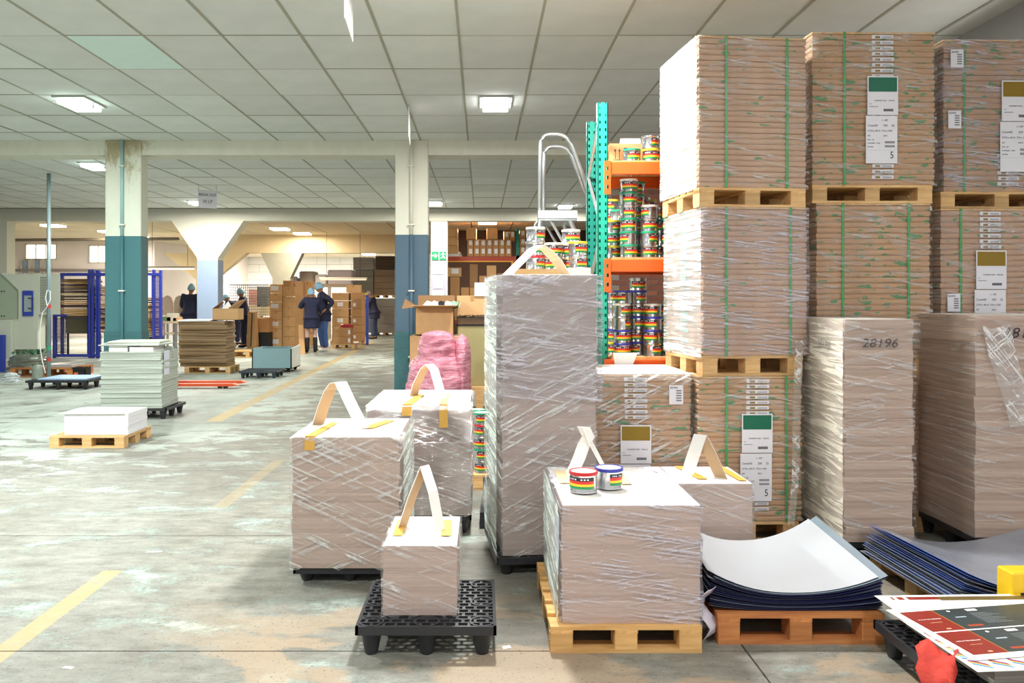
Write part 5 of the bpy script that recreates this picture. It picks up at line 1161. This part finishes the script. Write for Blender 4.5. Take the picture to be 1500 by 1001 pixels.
for (y0, y1, x0, x1, lb, tx) in ((389, 402, 633, 650, 'blank white notice below the exit sign', []), (406, 423, 635, 648, 'middle white notice with small heading on pilaster', [('PLEASE', .035), ('NOTE', .03)]), (426, 442, 633, 650, 'lowest white notice with green emblem on pilaster', [])):
    a = px(x0, y1, YS+.02); b2 = px(x1, y0, YS+.02); t = thing('notice', lb, 'notice', ((a.x+b2.x)/2, YS+.04, a.z)); w_, h_ = b2.x-a.x, b2.z-a.z
    MB().box((-w_/2, -.006, 0), (w_/2, 0, h_)).build('paper', WHITE, t)
    for i, (s_, z) in enumerate(tx): text(s_, z, t, (0, -.008, h_-.06-.045*i), (math.pi/2, 0, 0), M('a0443c', .6), align='CENTER')
    if tx:
        m = MB()
        for k in range(5): m.box((-.07, -.008, .03+k*.02), (.07, -.006, .036+k*.02))
        m.build('text_lines', M('8a8a8a', .6), t)
    if 'emblem' in lb: 
        m = MB(); m.add([(.0+r_*math.cos(i*.524), -.008, h_*.6+r_*math.sin(i*.524)) for r_ in (.04, .025) for i in range(12)], [(i, (i+1) % 12, 12+(i+1) % 12, 12+i) for i in range(12)]); m.build('green_emblem', M('3f9f7a', .5), t)

# ------------------------------------------------------------------ storage bay with boxes behind the tall stack
YS2 = 22.0; sr = thing('storage_rack', 'red-beamed storage rack full of boxes in the back bay', 'rack', (px(710, 0, YS2).x, YS2, 0)); REDB = M('a83a22', .45, var=.1)
for (y0, y1, x0, x1) in ((376, 384, 640, 757), (470, 474, 640, 757), (374, 380, 757, 950)):
    m = MB(); pbox(m, x0, y0, x1, y1, YS2, YS2+.06); m.build('beam', REDB, sr, world=True)
    m = MB(); pbox(m, x0, y0, x1, y0+1, YS2+.07, YS2+1.1); m.build('shelf_deck', M('6b4a34', .8), sr, world=True)
m = MB(); pbox(m, 640, 382.2, 752, 384, YS2-.02, YS2); pbox(m, 749, 384, 752, 396, YS2-.02, YS2); m.build('yellow_edge_strip', M('e09a2a', .5), sr, world=True)
for x in (643, 756, 870): 
    for dy in (0, 1.0):
        m = MB(); pbox(m, x, 335, x+4.5, VY+CH*FPX/(YS2+dy), YS2+dy, YS2+dy+.06); m.build('upright', GREEND, sr, world=True)
MB().box((px(640, 0, 25.5).x, 25.5, 0), (px(960, 0, 25.5).x, 25.55, HC)).build('back_mesh_panel', M('3c2a22', .9), sr, world=True)
kk = 0
def sbox(x0, y0, x1, y1, mat, lab, where, dY=0):
    global kk; kk += 1
    carton(x0, y0, x1, y1, YS2+.05+dY, .5, f'{where}', mat, (.55, .6, .5, .55) if lab else None, tape=False, group='boxes on the storage rack')
for r in range(3): sbox(655, 359.5-r*12.5-.0, 670.5, 371.8-r*12.5 if r == 0 else 371.8-r*12.5, CARD3 if r else CARD, 0, f'amber carton, {ORD[r]} up in the leftmost top-shelf stack')
for r in range(2):
    for c_ in range(7):
        sbox(684.5+c_*9.3, 349.8+(1-r)*12.3+1, 693.3+c_*9.3, 361.8+(1-r)*12.3+1.6, CARD2, 1, f'labelled small brown box, {"lower" if r == 0 else "upper"} row, {ORD[c_]} from left', .0)
for r in range(3):
    for c_ in range(2): sbox(738+c_*8.5-(.0), 350.5+(2-r)*12.3-12, 746+c_*8.5, 362.2+(2-r)*12.3-12+1.2, CARD2, 1, f'labelled box, {ORD[r]} up, {"left" if c_ == 0 else "right"} of the tall pair', -.0) if r == 2 else None
for (x0, x1) in ((683, 698), (713, 729)): sbox(x0, 334, x1, 350.4, CARD3, 0, f'tan carton on top of the labelled boxes, {"left" if x0 < 700 else "right"} one', .0)
for r in range(3):
    for c_ in range(3): sbox(761+c_*10, 337+(2-r)*12.2, 770+c_*10, 348.8+(2-r)*12.2, CARD2, 1, f'box right of the green upright, {ORD[r]} up, {ORD[c_]} from left', .0)
for i, (x0, y0, x1, y1, mt) in enumerate(((655, 392, 676, 405.3, CARD), (659.5, 405.5, 673.5, 440, CARD2), (655, 440, 673, 469.5, CARD2), (675, 421, 687, 470, CARD2), (688, 387, 700, 420.7, CARDIN), (688, 421, 700.5, 470, CARD2), (702, 404, 712.5, 421.5, CARD2), (713, 389, 727, 405, CARD), (713, 405.3, 727, 421.5, CARD2), (702, 421.8, 727, 470, CARDIN), (728, 400, 748, 470, CARDIN))):
    sbox(x0, y0, x1, y1, mt, i == 0, f'lower shelf brown carton, {ORD[i]} counted from the left', .0)
for i in range(5): sbox(765+i*18, 396, 782+i*18, 470, CARDIN, 0, f'dark carton behind the tins and ladder, {ORD[i]} from left', .3)
o = blob('white_bag', .25, .15, 0, .17, 0, WHITE, 33, None); o.location = (px(664, 0, YS2).x, YS2+.3, px(0, 376, YS2).z); tag(o, 'white bag on the edge of the storage rack shelf', 'bag')
o.location.y = YS2-.2+.0; o.location.y = YS2+.2
for r in range(1): pass

# ------------------------------------------------------------------ carton stacks around the people
def cstack(x0, x1, Y, rows, where, mat=CARD, lab=None, d=.5):
    for i, (y0, y1) in enumerate(rows):
        carton(x0, y0, x1, y1-.2, Y, d, f'carton {"at the bottom of" if i == 0 else ORD[i]+" up in"} {where}', mat, lab if (lab and i % 2 == 0) else None, group='shipping cartons round the workers')
fr = lambda y0, y1, n: [(y1-(y1-y0)*(i+1)/n, y1-(y1-y0)*i/n) for i in range(n)]
Yk = 23.6; gb = VY+CH*FPX/Yk
cstack(381, 394.5, Yk, fr(470, gb-1, 3)[:2], 'the low stack left of the tall cartons', CARD2, (.6, .5, .4, .5))
cstack(395, 413.5, Yk, fr(416.5, gb, 7), 'the left labelled tall stack', CARD3, (.4, .55, .6, .5))
cstack(414, 432, Yk-.02, fr(420, gb, 6), 'the plain tall stack beside upright card', CARD)
carton(414.5, 411, 426, 419.8, Yk, .4, 'small dark carton on top of the plain tall stack', CARD2, tape=False)
Ys = 22.4; a = px(432.5, 0, Ys); o = MB().box((a.x, Ys, 0), (px(444, 0, Ys).x, Ys+.3, px(0, 412, Ys).z)).build('upright_card', CARD2); tag(o, 'tall upright cardboard panel between tall cartons and woman', 'cardboard')
a = px(436, 477, 21.8); b2 = px(451, 523, 20.0)
o = MB().add([(px(437, 0, 21.6).x, 21.6, px(0, 476, 21.6).z), (px(444, 0, 21.6).x, 21.6, px(0, 476, 21.6).z), (px(447, 0, 20.3).x, 20.3, 0), (px(438.5, 0, 20.3).x, 20.3, 0), (px(437, 0, 21.6).x, 21.62, px(0, 476, 21.6).z), (px(444, 0, 21.6).x, 21.62, px(0, 476, 21.6).z), (px(447, 0, 20.3).x, 20.33, 0), (px(438.5, 0, 20.3).x, 20.33, 0)], [(0, 1, 2, 3), (7, 6, 5, 4), (0, 4, 5, 1), (1, 5, 6, 2), (2, 6, 7, 3), (3, 7, 4, 0)]).build('leaning_card', CARD); tag(o, 'narrow cardboard strip leaning beside the woman in boots', 'cardboard')
Yg = 24.5; gb2 = VY+CH*FPX/Yg
carton(444.5, 412, 456, 432, Yk+.5, .5, 'tan carton behind the woman at head height', CARD3); cstack(445, 458, Yk+.5, fr(432, VY+CH*FPX/(Yk+.5), 4), 'the stack hidden behind the woman')
wood_pallet((px(484, 0, Yg).x, Yg), .95, .8, .12, 0, 'wooden pallet under the carton stacks behind the man')
zt_ = VY+(CH-.12)*FPX/Yg
cstack(486, 510.5, Yg, fr(429, zt_, 6), 'the left stack behind the man', CARD, (.5, .55, .35, .5)); cstack(515, 532, Yg+.02, fr(429, zt_, 6), 'the right stack by the blue post', CARD2, (.25, .5, .25, .4))
carton(507, 417.5, 527, 428.8, Yg+.05, .4, 'tan carton on top of the stacks behind the man', CARD3)
wood_pallet((px(487, 0, 22.6).x, 22.6), .62, .5, .12, 0, 'wooden pallet under the two low cartons')
z3 = VY+(CH-.12)*FPX/22.6; carton(488, 493, 514, z3, 22.6, .45, 'lower of the two low cartons right of the man', CARD2, (.9, .5, .12, .5)); carton(488.5, 480.5, 514, 492.9, 22.6, .45, 'upper of the two low cartons with red packs', CARD2, (.9, .5, .12, .5))
o = blob('red_packs', .22, .15, 0, .11, 0, M('a83436', .3, var=.5, sc=25), 35, None, amp=.03); o.location = (px(506, 0, 22.7).x, 22.85, px(0, 480.5, 22.6).z); tag(o, 'red wrapped packs on the upper low carton', 'packs')
o = MB().box((px(536, 0, 24.3).x, 24.3, 0), (px(539.5, 0, 24.3).x, 24.4, px(0, 430, 24.3).z)).build('blue_post', MBL); MB().box((px(534.5, 0, 24.29).x, 24.29, px(0, 432, 24.3).z), (px(539, 0, 24.29).x, 24.3, px(0, 429.5, 24.3).z)).build('yellow_cap', M('e0c020', .5), o); tag(o, 'blue rack post beside the worker at right', 'post')
# grey wrapped loads, rolls on top
GW = M('a39c96', .35, var=.15, sc=4, bump=.2, name='grey_wrapped_board'); GW2 = M('8b877c', .4, var=.12, sc=4); BRW = M('94795f', .35, var=.15, sc=4, bump=.2)
def gload(x0, y0, x1, y1, Y, d, lb, mt, pal=True):
    a = px(x0, y1, Y); b2 = px(x1, y0, Y); t = thing('wrapped_load', lb, 'pallet load', ((a.x+b2.x)/2, Y+d/2, a.z)); w_ = b2.x-a.x
    ph = .12 if pal else 0
    n = 4
    for i in range(n): MB().box((-w_/2+random.uniform(0, .01), -d/2, ph+(b2.z-a.z-ph)*i/n), (w_/2, d/2, ph+(b2.z-a.z-ph)*(i+1)/n-.006), .01).build('wrapped_board_block', mt, t)
    if pal:
        for i in range(3): MB().box((-w_/2+(w_-.1)*i/2, -d/2, 0), (-w_/2+.1+(w_-.1)*i/2, d/2, .09)).build('runner', WOODY, t)
        MB().box((-w_/2, -d/2, .09), (w_/2, d/2, .119)).build('deck', WOOD, t)
    return t
gload(548, 437, 578, VY+CH*FPX/31, 31, .9, 'grey wrapped load on floor at the far right of the aisle', GW)
gload(548, 395, 578, 436.5, 31, .9, 'brownish wrapped load upper right in the far stack', BRW)
gload(517, 437, 547, VY+CH*FPX/31, 31, .9, 'grey wrapped load hidden behind the workers', GW2); gload(517, 396, 547, 436.5, 31, .9, 'grey-green wrapped load upper left in the far stack', GW2)
gload(517, 377, 547, 395.5, 31, .9, 'pale stack topmost left in the far stack', GW, False); gload(550, 375, 578, 394.5, 31, .9, 'dark crates topmost right in the far stack', M('5a4636', .7, var=.3), False)
mz = thing('storage_platform', 'platform behind the cartons carrying grey wrapped goods', 'platform', (px(460, 0, 28.5).x, 28.5, 0))
zpl = px(0, 416, 28.5).z; MB().box((px(398, 0, 28.5).x, 28.5, zpl-.1), (px(517, 0, 28.5).x, 29.7, zpl)).build('deck', M('8a7a66', .7), mz, world=True)
for x in (399, 440, 480, 514): MB().box((px(x, 0, 28.5).x, 28.5, 0), (px(x, 0, 28.5).x+.1, 28.6, zpl-.1)).build('leg', GW2, mz, world=True)
for (x0, y0, x1, y1, lb, mt) in ((400, 405, 436, 416, 'flat film-wrapped grey bundle above the labelled cartons', M('b9aeae', .25, var=.25, sc=6, bump=.3)), (438, 397.5, 460, 416, 'square brown-grey box above the plain cartons', M('94867c', .5)), (461, 402, 478, 416, 'white wrapped bundle beside the square grey box', M('d8d4d4', .35, bump=.3, var=.1)), (479.5, 395.5, 516, 416, 'wide pale lilac roll above the man', M('b3aab4', .5, var=.05))):
    a = px(x0, y1, 28.6); b2 = px(x1, y0, 28.6); o = MB().box((-(b2.x-a.x)/2, 0, 0), ((b2.x-a.x)/2, .8, b2.z-a.z), .05).build('wrapped_bundle', mt); o.location = ((a.x+b2.x)/2, 28.6, a.z); tag(o, lb, 'bundle')
# hanging strip lights
def strip(x0, x1, y, Y, lb, lit):
    a = px(x0, y, Y); b2 = px(x1, y, Y); t = thing('strip_light', lb, 'light', ((a.x+b2.x)/2, Y, a.z)); L = (b2.x-a.x)/2
    MB().box((-L, -.06, 0), (L, .06, .05), .01).build('housing', M('ddd3c4', .5, var=0), t); MB().tube([(-L+.03, 0, -.02), (L-.03, 0, -.02)], .02, 8).build('tube', M('fff4e0', .5, var=0, emit=lit), t)
    for s_ in (-1, 1): MB().tube([(s_*L*.7, 0, .05), (s_*L*.7, 0, HC-a.z)], .006, 5).build('suspension_wire', BLACK, t)
strip(468, 538, 409, 26.5, 'off-white hanging strip light above the couple', .6); strip(212, 286, 393, 22, 'hanging strip light left of the pale blue column', 1.5)
# work table with goods behind board stack, mesh cage
tb = thing('work_table', 'work table with small goods left of the pale blue column', 'table', (px(262, 0, 20.6).x, 20.6, 0)); TT = M('c9b79c', .6, var=.1)
a = px(236, 474, 20.4); b2 = px(300, 471, 20.4); MB().box((a.x, 20.4, a.z), (b2.x, 21.2, b2.z)).build('table_top', TT, tb, world=True)
for x in (238, 256, 296): MB().box((px(x, 0, 20.42).x, 20.42, 0), (px(x, 0, 20.42).x+.05, 20.47, a.z)).build('leg', ALU, tb, world=True); MB().box((px(x, 0, 20.42).x, 21.1, 0), (px(x, 0, 20.42).x+.05, 21.15, a.z)).build('leg', ALU, tb, world=True)
MB().box((a.x, 20.45, .5), (b2.x, 21.1, .53)).build('lower_shelf', TT, tb, world=True)
for i, (x, w_, h_, mt, lb) in enumerate(((243, .12, .12, M('6f8f5a', .6, var=.3), 'small green pack on work table'), (250, .14, .2, M('d9d2c0', .6), 'pale tray of leaflets on work table'), (257, .1, .1, CARD3, 'small tan box on work table'))):
    o = MB().box((-w_, 0, 0), (w_, .2, h_), .02).build('table_goods', mt); o.location = (px(x, 0, 20.6).x, 20.65, b2.z); tag(o, lb, 'pack')
for i, x in enumerate((245, 263)):
    o = MB().prism([(-.16, 0), (.16, 0), (.16, .35), (.11, .5), (0, .56), (-.11, .5), (-.16, .35)], 0, .05).build('chair_backrest', M('d8c3b0', .6)); o.location = (px(x, 0, 22.5).x, 22.5, px(0, 462, 22.5).z); tag(o, f'rounded beige board, {"left" if i == 0 else "right"} one behind the first worker', 'board')
    MB().box((-.03, .01, -o.location.z), (.03, .04, 0)).build('post', ALU, o)
cg = thing('mesh_cage', 'wire mesh cage with stored goods behind the workers', 'cage', (px(370, 0, 27).x, 26.5, 0)); m = MB(); YG = 26.5
x0, x1, zt2 = px(336, 0, YG).x, px(394, 0, YG).x, px(0, 418, YG).z
for i in range(21): x = x0+(x1-x0)*i/20; m.box((x-.008, YG, 0), (x+.008, YG+.012, zt2))
for i in range(22): z = zt2*i/21; m.box((x0, YG, z-.008), (x1, YG+.012, z+.008))
m.build('wire_mesh', M('6b6d70', .5), cg, world=True); MB().box((x0, YG, zt2), (x1, YG+.03, zt2+.03)).build('top_rail', ALU, cg, world=True)
for i, (xa, ya, xb, yb3, mt, lb) in enumerate(((364, 447, 381, 465, M('d8cbb0', .6), 'pale cream box inside the mesh cage, left'), (381, 449, 393, 463, M('c9b890', .6), 'beige box inside the mesh cage, right'), (364, 424, 376, 447, M('c98f86', .5, var=.4, sc=8), 'pinkish packs stacked in the mesh cage'), (377, 420, 392, 449, M('4a4a48', .6, var=.4, sc=8), 'dark packed goods in the mesh cage'))):
    o = MB().box((px(xa, 0, 27).x, 27, px(0, yb3, 27).z), (px(xb, 0, 27).x, 27.4, px(0, ya, 27).z)).build('caged_goods', mt); tag(o, lb, 'box')
sh = thing('low_shelf', 'low shelf under the caged goods', 'shelf', (px(378, 0, 27).x, 27, 0)); MB().box((px(360, 0, 27).x, 26.95, px(0, 467, 27).z), (px(394, 0, 27).x, 27.5, px(0, 465, 27).z)).build('shelf_board', TT, sh, world=True)
for x in (361, 392): MB().box((px(x, 0, 27).x, 27, 0), (px(x, 0, 27).x+.06, 27.4, px(0, 467, 27).z)).build('leg', ALU, sh, world=True)
Y_ = 22.2; carton(373, 466, 394, 487, Y_+1, .6, 'open brown carton behind the bright pallet', CARD2); carton(361, 490, 369, 507, Y_+.6, .3, 'small tan carton on floor behind the bending workers', CARD3); carton(371, 487.2, 394, VY+CH*FPX/(Y_+1), Y_+1, .6, 'dark crate under the open brown carton', BLACK, tape=False)
bg = thing('brown_bag', 'striped brown paper sack behind the third worker', 'sack', (px(370, 0, 22.9).x, 22.9, 0)); MB().prism([(-.13, 0), (.15, 0), (.12, .62), (.1, 1.02), (-.1, 1.04), (-.12, .5)], -.12, .12).build('sack', M('b98f5f', .6, var=.3, sc=5), bg)
MB().prism([(-.03, .05), (0, .05), (.04, 1.0), (.01, 1.0)], -.125, -.12).build('dark_stripe', M('3a2a20', .6), bg)

# ------------------------------------------------------------------ people
SK = []
def skin(name, P, E, R, mat, parent, sub=2):
    me = bpy.data.meshes.new(name); me.from_pydata([tuple(p) for p in P], E, []); me.materials.append(mat)
    o = bpy.data.objects.new(name, me); COL.objects.link(o); o.parent = parent
    md = o.modifiers.new('skin', 'SKIN'); md.use_smooth_shade = True
    for i, r in enumerate(R):
        sv = me.skin_vertices[0].data[i]; sv.radius = (r, r) if not hasattr(r, '__len__') else r; sv.use_root = (i == 0)
    s2 = o.modifiers.new('sub', 'SUBSURF'); s2.levels = sub; s2.render_levels = sub; SK.append(o); return o
SKIN_ = M('a8765c', .55, var=.03, name='skin'); COAT = M('1d2140', .75, var=.15, sc=10, name='navy_workcoat'); TRO = M('20264a', .8, var=.1, name='navy_trousers'); JEAN = M('3f5c93', .8, var=.35, sc=5, name='faded_jeans')
NET = NT('blue_hair_net'); nn_ = NET.noise(NET.co(), 40, 3); NET.l(NET.ramp(nn_, [(.3, '5b93b8'), (.7, 'a4cfe2')]), NET.b.inputs['Base Color']); NET.bump(nn_, .6, .01); NET = NET.m
def person(label, loc, yaw, H=1.72, lean=0, headtilt=0, headyaw=0, arms=None, legs='trousers', legmat=TRO, boots=None, coat_len=.74, skin_m=SKIN_, net=True, stance=.1, shoe=WHITE, seedv=0):
    k = H/1.75; t = thing('person', label, 'person', loc, yaw-math.pi/2)
    def U(x, y, z):  # upper body, leaned about the hips
        dz = z-.95; return Vector((x, y*1+math.sin(lean)*dz+(math.cos(lean)-1)*0, .95+math.cos(lean)*dz))*k
    pel, sp, chst, nk, = U(0, 0, .95), U(0, .0, 1.15), U(0, .01, 1.34), U(0, .01, 1.50)
    hb = U(0, .02, 1.50); hd = hb+Vector((0, math.sin(lean+headtilt)*.13, math.cos(lean+headtilt)*.13))*k
    P = [pel, sp, chst, nk, hb+(hd-hb)*.45]; E = [(0, 1), (1, 2), (2, 3), (3, 4)]; R = [(.09, .07), (.08, .06), (.09, .07), .055, .052]
    hips = []; JA = {}
    for s in (-1, 1):
        hip = Vector((s*.095, 0, .90))*k; kn = Vector((s*(.10+stance*.3), .03+(.05 if s > 0 else 0)*stance*5, .50))*k; an = Vector((s*(.10+stance*.6), -.01, .085))*k; toe = an+Vector((0, .16, -.05))*k
        o_ = len(P); P += [hip, kn, an, toe]; E += [(0, o_), (o_, o_+1), (o_+1, o_+2), (o_+2, o_+3)]; R += [.06, .05, .04, .032]; hips.append((hip, kn, an, toe))
        sh = U(s*.185, 0, 1.43); el, wr = (arms or {}).get(s, ((s*.05, .02, -.29), (s*.02, .10, -.26)))
        el = sh+Vector(el)*k; wr = el+Vector(wr)*k; o_ = len(P); P += [sh, el, wr]; E += [(2, o_), (o_, o_+1), (o_+1, o_+2)]; R += [.045, .035, .028]
        d = (wr-el).normalized(); pm = wr+d*.05*k; pi_ = len(P); P.append(pm); R.append(.030); E.append((o_+2, pi_))
        sd = d.cross(Vector((0, 0, 1)) if abs(d.z) < .8 else Vector((0, 1, 0))).normalized(); up = sd.cross(d)
        for f_, (of, L) in enumerate(((-.028, .062), (-.010, .075), (.010, .070), (.028, .055))):
            q = len(P); P += [pm+d*.045*k+sd*of*k, pm+d*(.045+L*.55)*k+sd*of*1.1*k-up*.01*k, pm+d*(.045+L)*k+sd*of*1.1*k-up*.025*k]; R += [.009, .0085, .007]; E += [(pi_, q), (q, q+1), (q+1, q+2)]
        q = len(P); P += [pm+sd*-.038*k+d*.01*k, pm+sd*-.055*k+d*.045*k]; R += [.010, .008]; E += [(pi_, q), (q, q+1)]
        JA[s] = (sh, el, wr)
    skin('body', P, E, [tuple(v*k for v in r) if hasattr(r, '__len__') else r*k for r in R], skin_m, t)
    # head: shaped ellipsoid with face
    hm = MB(); n1, n2 = 12, 16; hr = .105*k
    rot = Matrix.Rotation(headyaw, 3, 'Z') @ Matrix.Rotation(-(lean+headtilt)*.8, 3, 'X')
    def HP(x, y, z): return hd+rot @ Vector((x*hr, y*hr, z*hr))
    vs = []
    for i in range(n1+1):
        th = math.pi*i/n1
        for j in range(n2):
            ph = 2*math.pi*j/n2; x, y, z = math.sin(th)*math.cos(ph), math.sin(th)*math.sin(ph), math.cos(th)
            x *= .76*(1-.22*max(0, -z)); y *= .95; z *= 1.15
            if y > 0 and z < 0: y *= .92
            if y > .6 and -.35 < z < .1 and abs(x) < .18: y += .10
            if z < -.7 and y > 0: y += .08
            vs.append(HP(x, y, z))
    hm.add(vs, [(i*n2+j, i*n2+(j+1) % n2, (i+1)*n2+(j+1) % n2, (i+1)*n2+j) for i in range(n1) for j in range(n2)]); o = hm.build('head', skin_m, t); o.data.shade_smooth()
    fm = MB()
    for s in (-1, 1): fm.lathe([(.001, -.1*hr), (.10*hr, 0), (.001, .1*hr)], 8, HP(s*.3, .84, .08))
    fm.build('eyes', INK, o); fm = MB(); fm.add([HP(-.12, .85, -.18), HP(.12, .85, -.18), HP(0, .88, .12), HP(0, 1.12, -.16)], [(0, 1, 3), (1, 2, 3), (2, 0, 3)]); fm.build('nose', skin_m, o)
    fm = MB(); fm.add([HP(-.22, .86, -.48), HP(.22, .86, -.48), HP(.2, .84, -.56), HP(-.2, .84, -.56), HP(0, .93, -.5)], [(0, 1, 4), (1, 2, 4), (2, 3, 4), (3, 0, 4)]); fm.build('mouth', M('8a4a42', .5), o)
    fm = MB()
    for s in (-1, 1): fm.lathe([(.001, -.18*hr), (.10*hr, -.08*hr), (.12*hr, .1*hr), (.001, .2*hr)], 8, HP(s*.78, 0, -.05))
    fm.build('ears', skin_m, o)
    cap = MB(); vs = []; na = 26; rn = random.Random(seedv); sc_ = 1.14 if net else 1.08
    for i in range(9):
        th = .02+(1.72 if net else 1.65)*i/8
        for j in range(na):
            ph = 2*math.pi*j/na; e = sc_+(rn.uniform(-.04, .05) if net else rn.uniform(-.01, .01)); zz = math.cos(th)*1.18*e
            low = .25*max(0, -math.sin(ph))*(i/8)
            vs.append(HP(math.sin(th)*math.cos(ph)*.8*e, math.sin(th)*math.sin(ph)*1.0*e-.04, zz-low+.05))
    cap.add(vs, [(i*na+j, i*na+(j+1) % na, (i+1)*na+(j+1) % na, (i+1)*na+j) for i in range(8) for j in range(na)]+[tuple(range(na))]); o2 = cap.build('hair_net' if net else 'short_hair', NET if net else M('7a6a66', .8), t); o2.data.shade_smooth()
    # coat
    hem = coat_len
    P = [U(0, .0, 1.12), U(0, .01, 1.30), U(0, .01, 1.41), Vector((0, 0, .95))*k, Vector((0, 0, hem+.03))*k, Vector((0, 0, hem))*k]; E = [(0, 1), (1, 2), (0, 3), (3, 4), (4, 5)]; R = [(.20, .155), (.225, .16), (.14, .10), (.215, .175), (.235, .195), (.24, .20)]
    for s in (-1, 1):
        sh, el, wr = JA[s]; o_ = len(P); P += [sh, el, el.lerp(wr, .9)]; E += [(1, o_), (o_, o_+1), (o_+1, o_+2)]; R += [.10, .078, .058]
    skin('coat', P, E, [tuple(v*k for v in r) if hasattr(r, '__len__') else r*k for r in R], COAT, t)
    if legs:
        P = [Vector((0, 0, .93))*k]; E = []; R = [(.15, .12)]
        for (hip, kn, an, toe) in hips: o_ = len(P); P += [hip, kn, an+Vector((0, 0, .0))]; E += [(0, o_), (o_, o_+1), (o_+1, o_+2)]; R += [.115, .092, .08]
        if legs == 'tights': R = [(.12, .10)]+[.085, .06, .046]*2
        skin(legs, P, E, [tuple(v*k for v in r) if hasattr(r, '__len__') else r*k for r in R], legmat, t)
    for i_, (hip, kn, an, toe) in enumerate(hips):
        if boots: skin('boot', [kn.lerp(an, .12), kn.lerp(an, .6), an+Vector((0, 0, -.02*k)), toe], [(0, 1), (1, 2), (2, 3)], [.075*k, .065*k, .06*k, .04*k], boots, t)
        else: skin('shoe', [an+Vector((0, -.03, -.03))*k, an+Vector((0, .07, -.04))*k, toe+Vector((0, .03, .01))*k], [(0, 1), (1, 2)], [.05*k, .045*k, .036*k], shoe, t)
    return t
Yp = 20.9
person('woman in navy coat, pale tights and tall black boots, hair net', (px(456, 0, 20.9).x, 20.9, 0), 1.9, 1.66, headtilt=.15, headyaw=-.3, arms={-1: ((-.10, .16, -.20), (.10, .12, .22)), 1: ((.05, .10, -.26), (-.02, .22, .02))}, legs='tights', legmat=M('c9a59a', .6, var=.05), boots=BLACK, coat_len=.66, stance=.02, seedv=1)
person('man in navy coat and faded jeans with hand on hip', (px(475, 0, 21.7).x, 21.7, 0), math.pi+.35, 1.84, lean=.10, headtilt=.35, arms={-1: ((-.12, -.22, -.19), (.03, .20, -.19)), 1: ((.06, .06, -.28), (-.02, .16, -.16))}, legs='jeans', legmat=JEAN, coat_len=.74, stance=.18, seedv=2)
person('worker in navy overalls holding a pack at the carton, facing left', (px(359, 0, 23.2).x, 23.2, 0), math.pi+.1, 1.70, lean=.12, headtilt=.25, arms={-1: ((-.02, .12, -.25), (0, .26, .05)), 1: ((.02, .14, -.25), (0, .26, .04))}, legmat=TRO, coat_len=.74, stance=.1, shoe=BLACK, seedv=3)
person('worker bending forward behind the open carton, grey hair net', (px(352, 0, 24.4).x, 24.4, 0), math.pi-.3, 1.72, lean=.75, headtilt=.1, arms={-1: ((-.02, .08, -.27), (0, .16, -.20)), 1: ((.02, .08, -.27), (0, .16, -.20))}, coat_len=.74, shoe=BLACK, seedv=4)
person('worker seen from behind, standing left of the pale blue column', (px(278, 0, 22.0).x, 22.0, 0), 1.45, 1.80, lean=.08, headtilt=.1, arms={-1: ((-.08, .05, -.27), (.06, .22, -.04)), 1: ((.08, .05, -.27), (-.06, .22, -.04))}, coat_len=.74, shoe=BLACK, seedv=5)
person('worker in dark coat and jeans leaning beyond the blue post', (px(549, 0, 28.0).x, 28.0, 0), math.pi-.2, 1.70, lean=.22, headtilt=.3, arms={-1: ((-.02, .12, -.25), (0, .24, -.02)), 1: ((.02, .12, -.25), (0, .24, -.02))}, legs='jeans', legmat=M('33415f', .8), coat_len=.72, net=False, shoe=BLACK, seedv=6)
bpy.context.view_layer.update()
dg = bpy.context.evaluated_depsgraph_get()
NEW = [(o, bpy.data.meshes.new_from_object(o.evaluated_get(dg))) for o in SK]
for o, me in NEW:
    o.modifiers.clear(); o.data = me; me.shade_smooth() if len(me.polygons) else None

FT = [o for o in bpy.data.objects if o.type == 'FONT']
for o in FT:
    me = bpy.data.meshes.new_from_object(o.evaluated_get(dg))
    n = bpy.data.objects.new('tmp', me); nm = o.name; o.name = nm+'_old'; COL.objects.link(n); n.parent = o.parent; n.matrix_basis = o.matrix_basis.copy(); bpy.data.objects.remove(o); n.name = nm
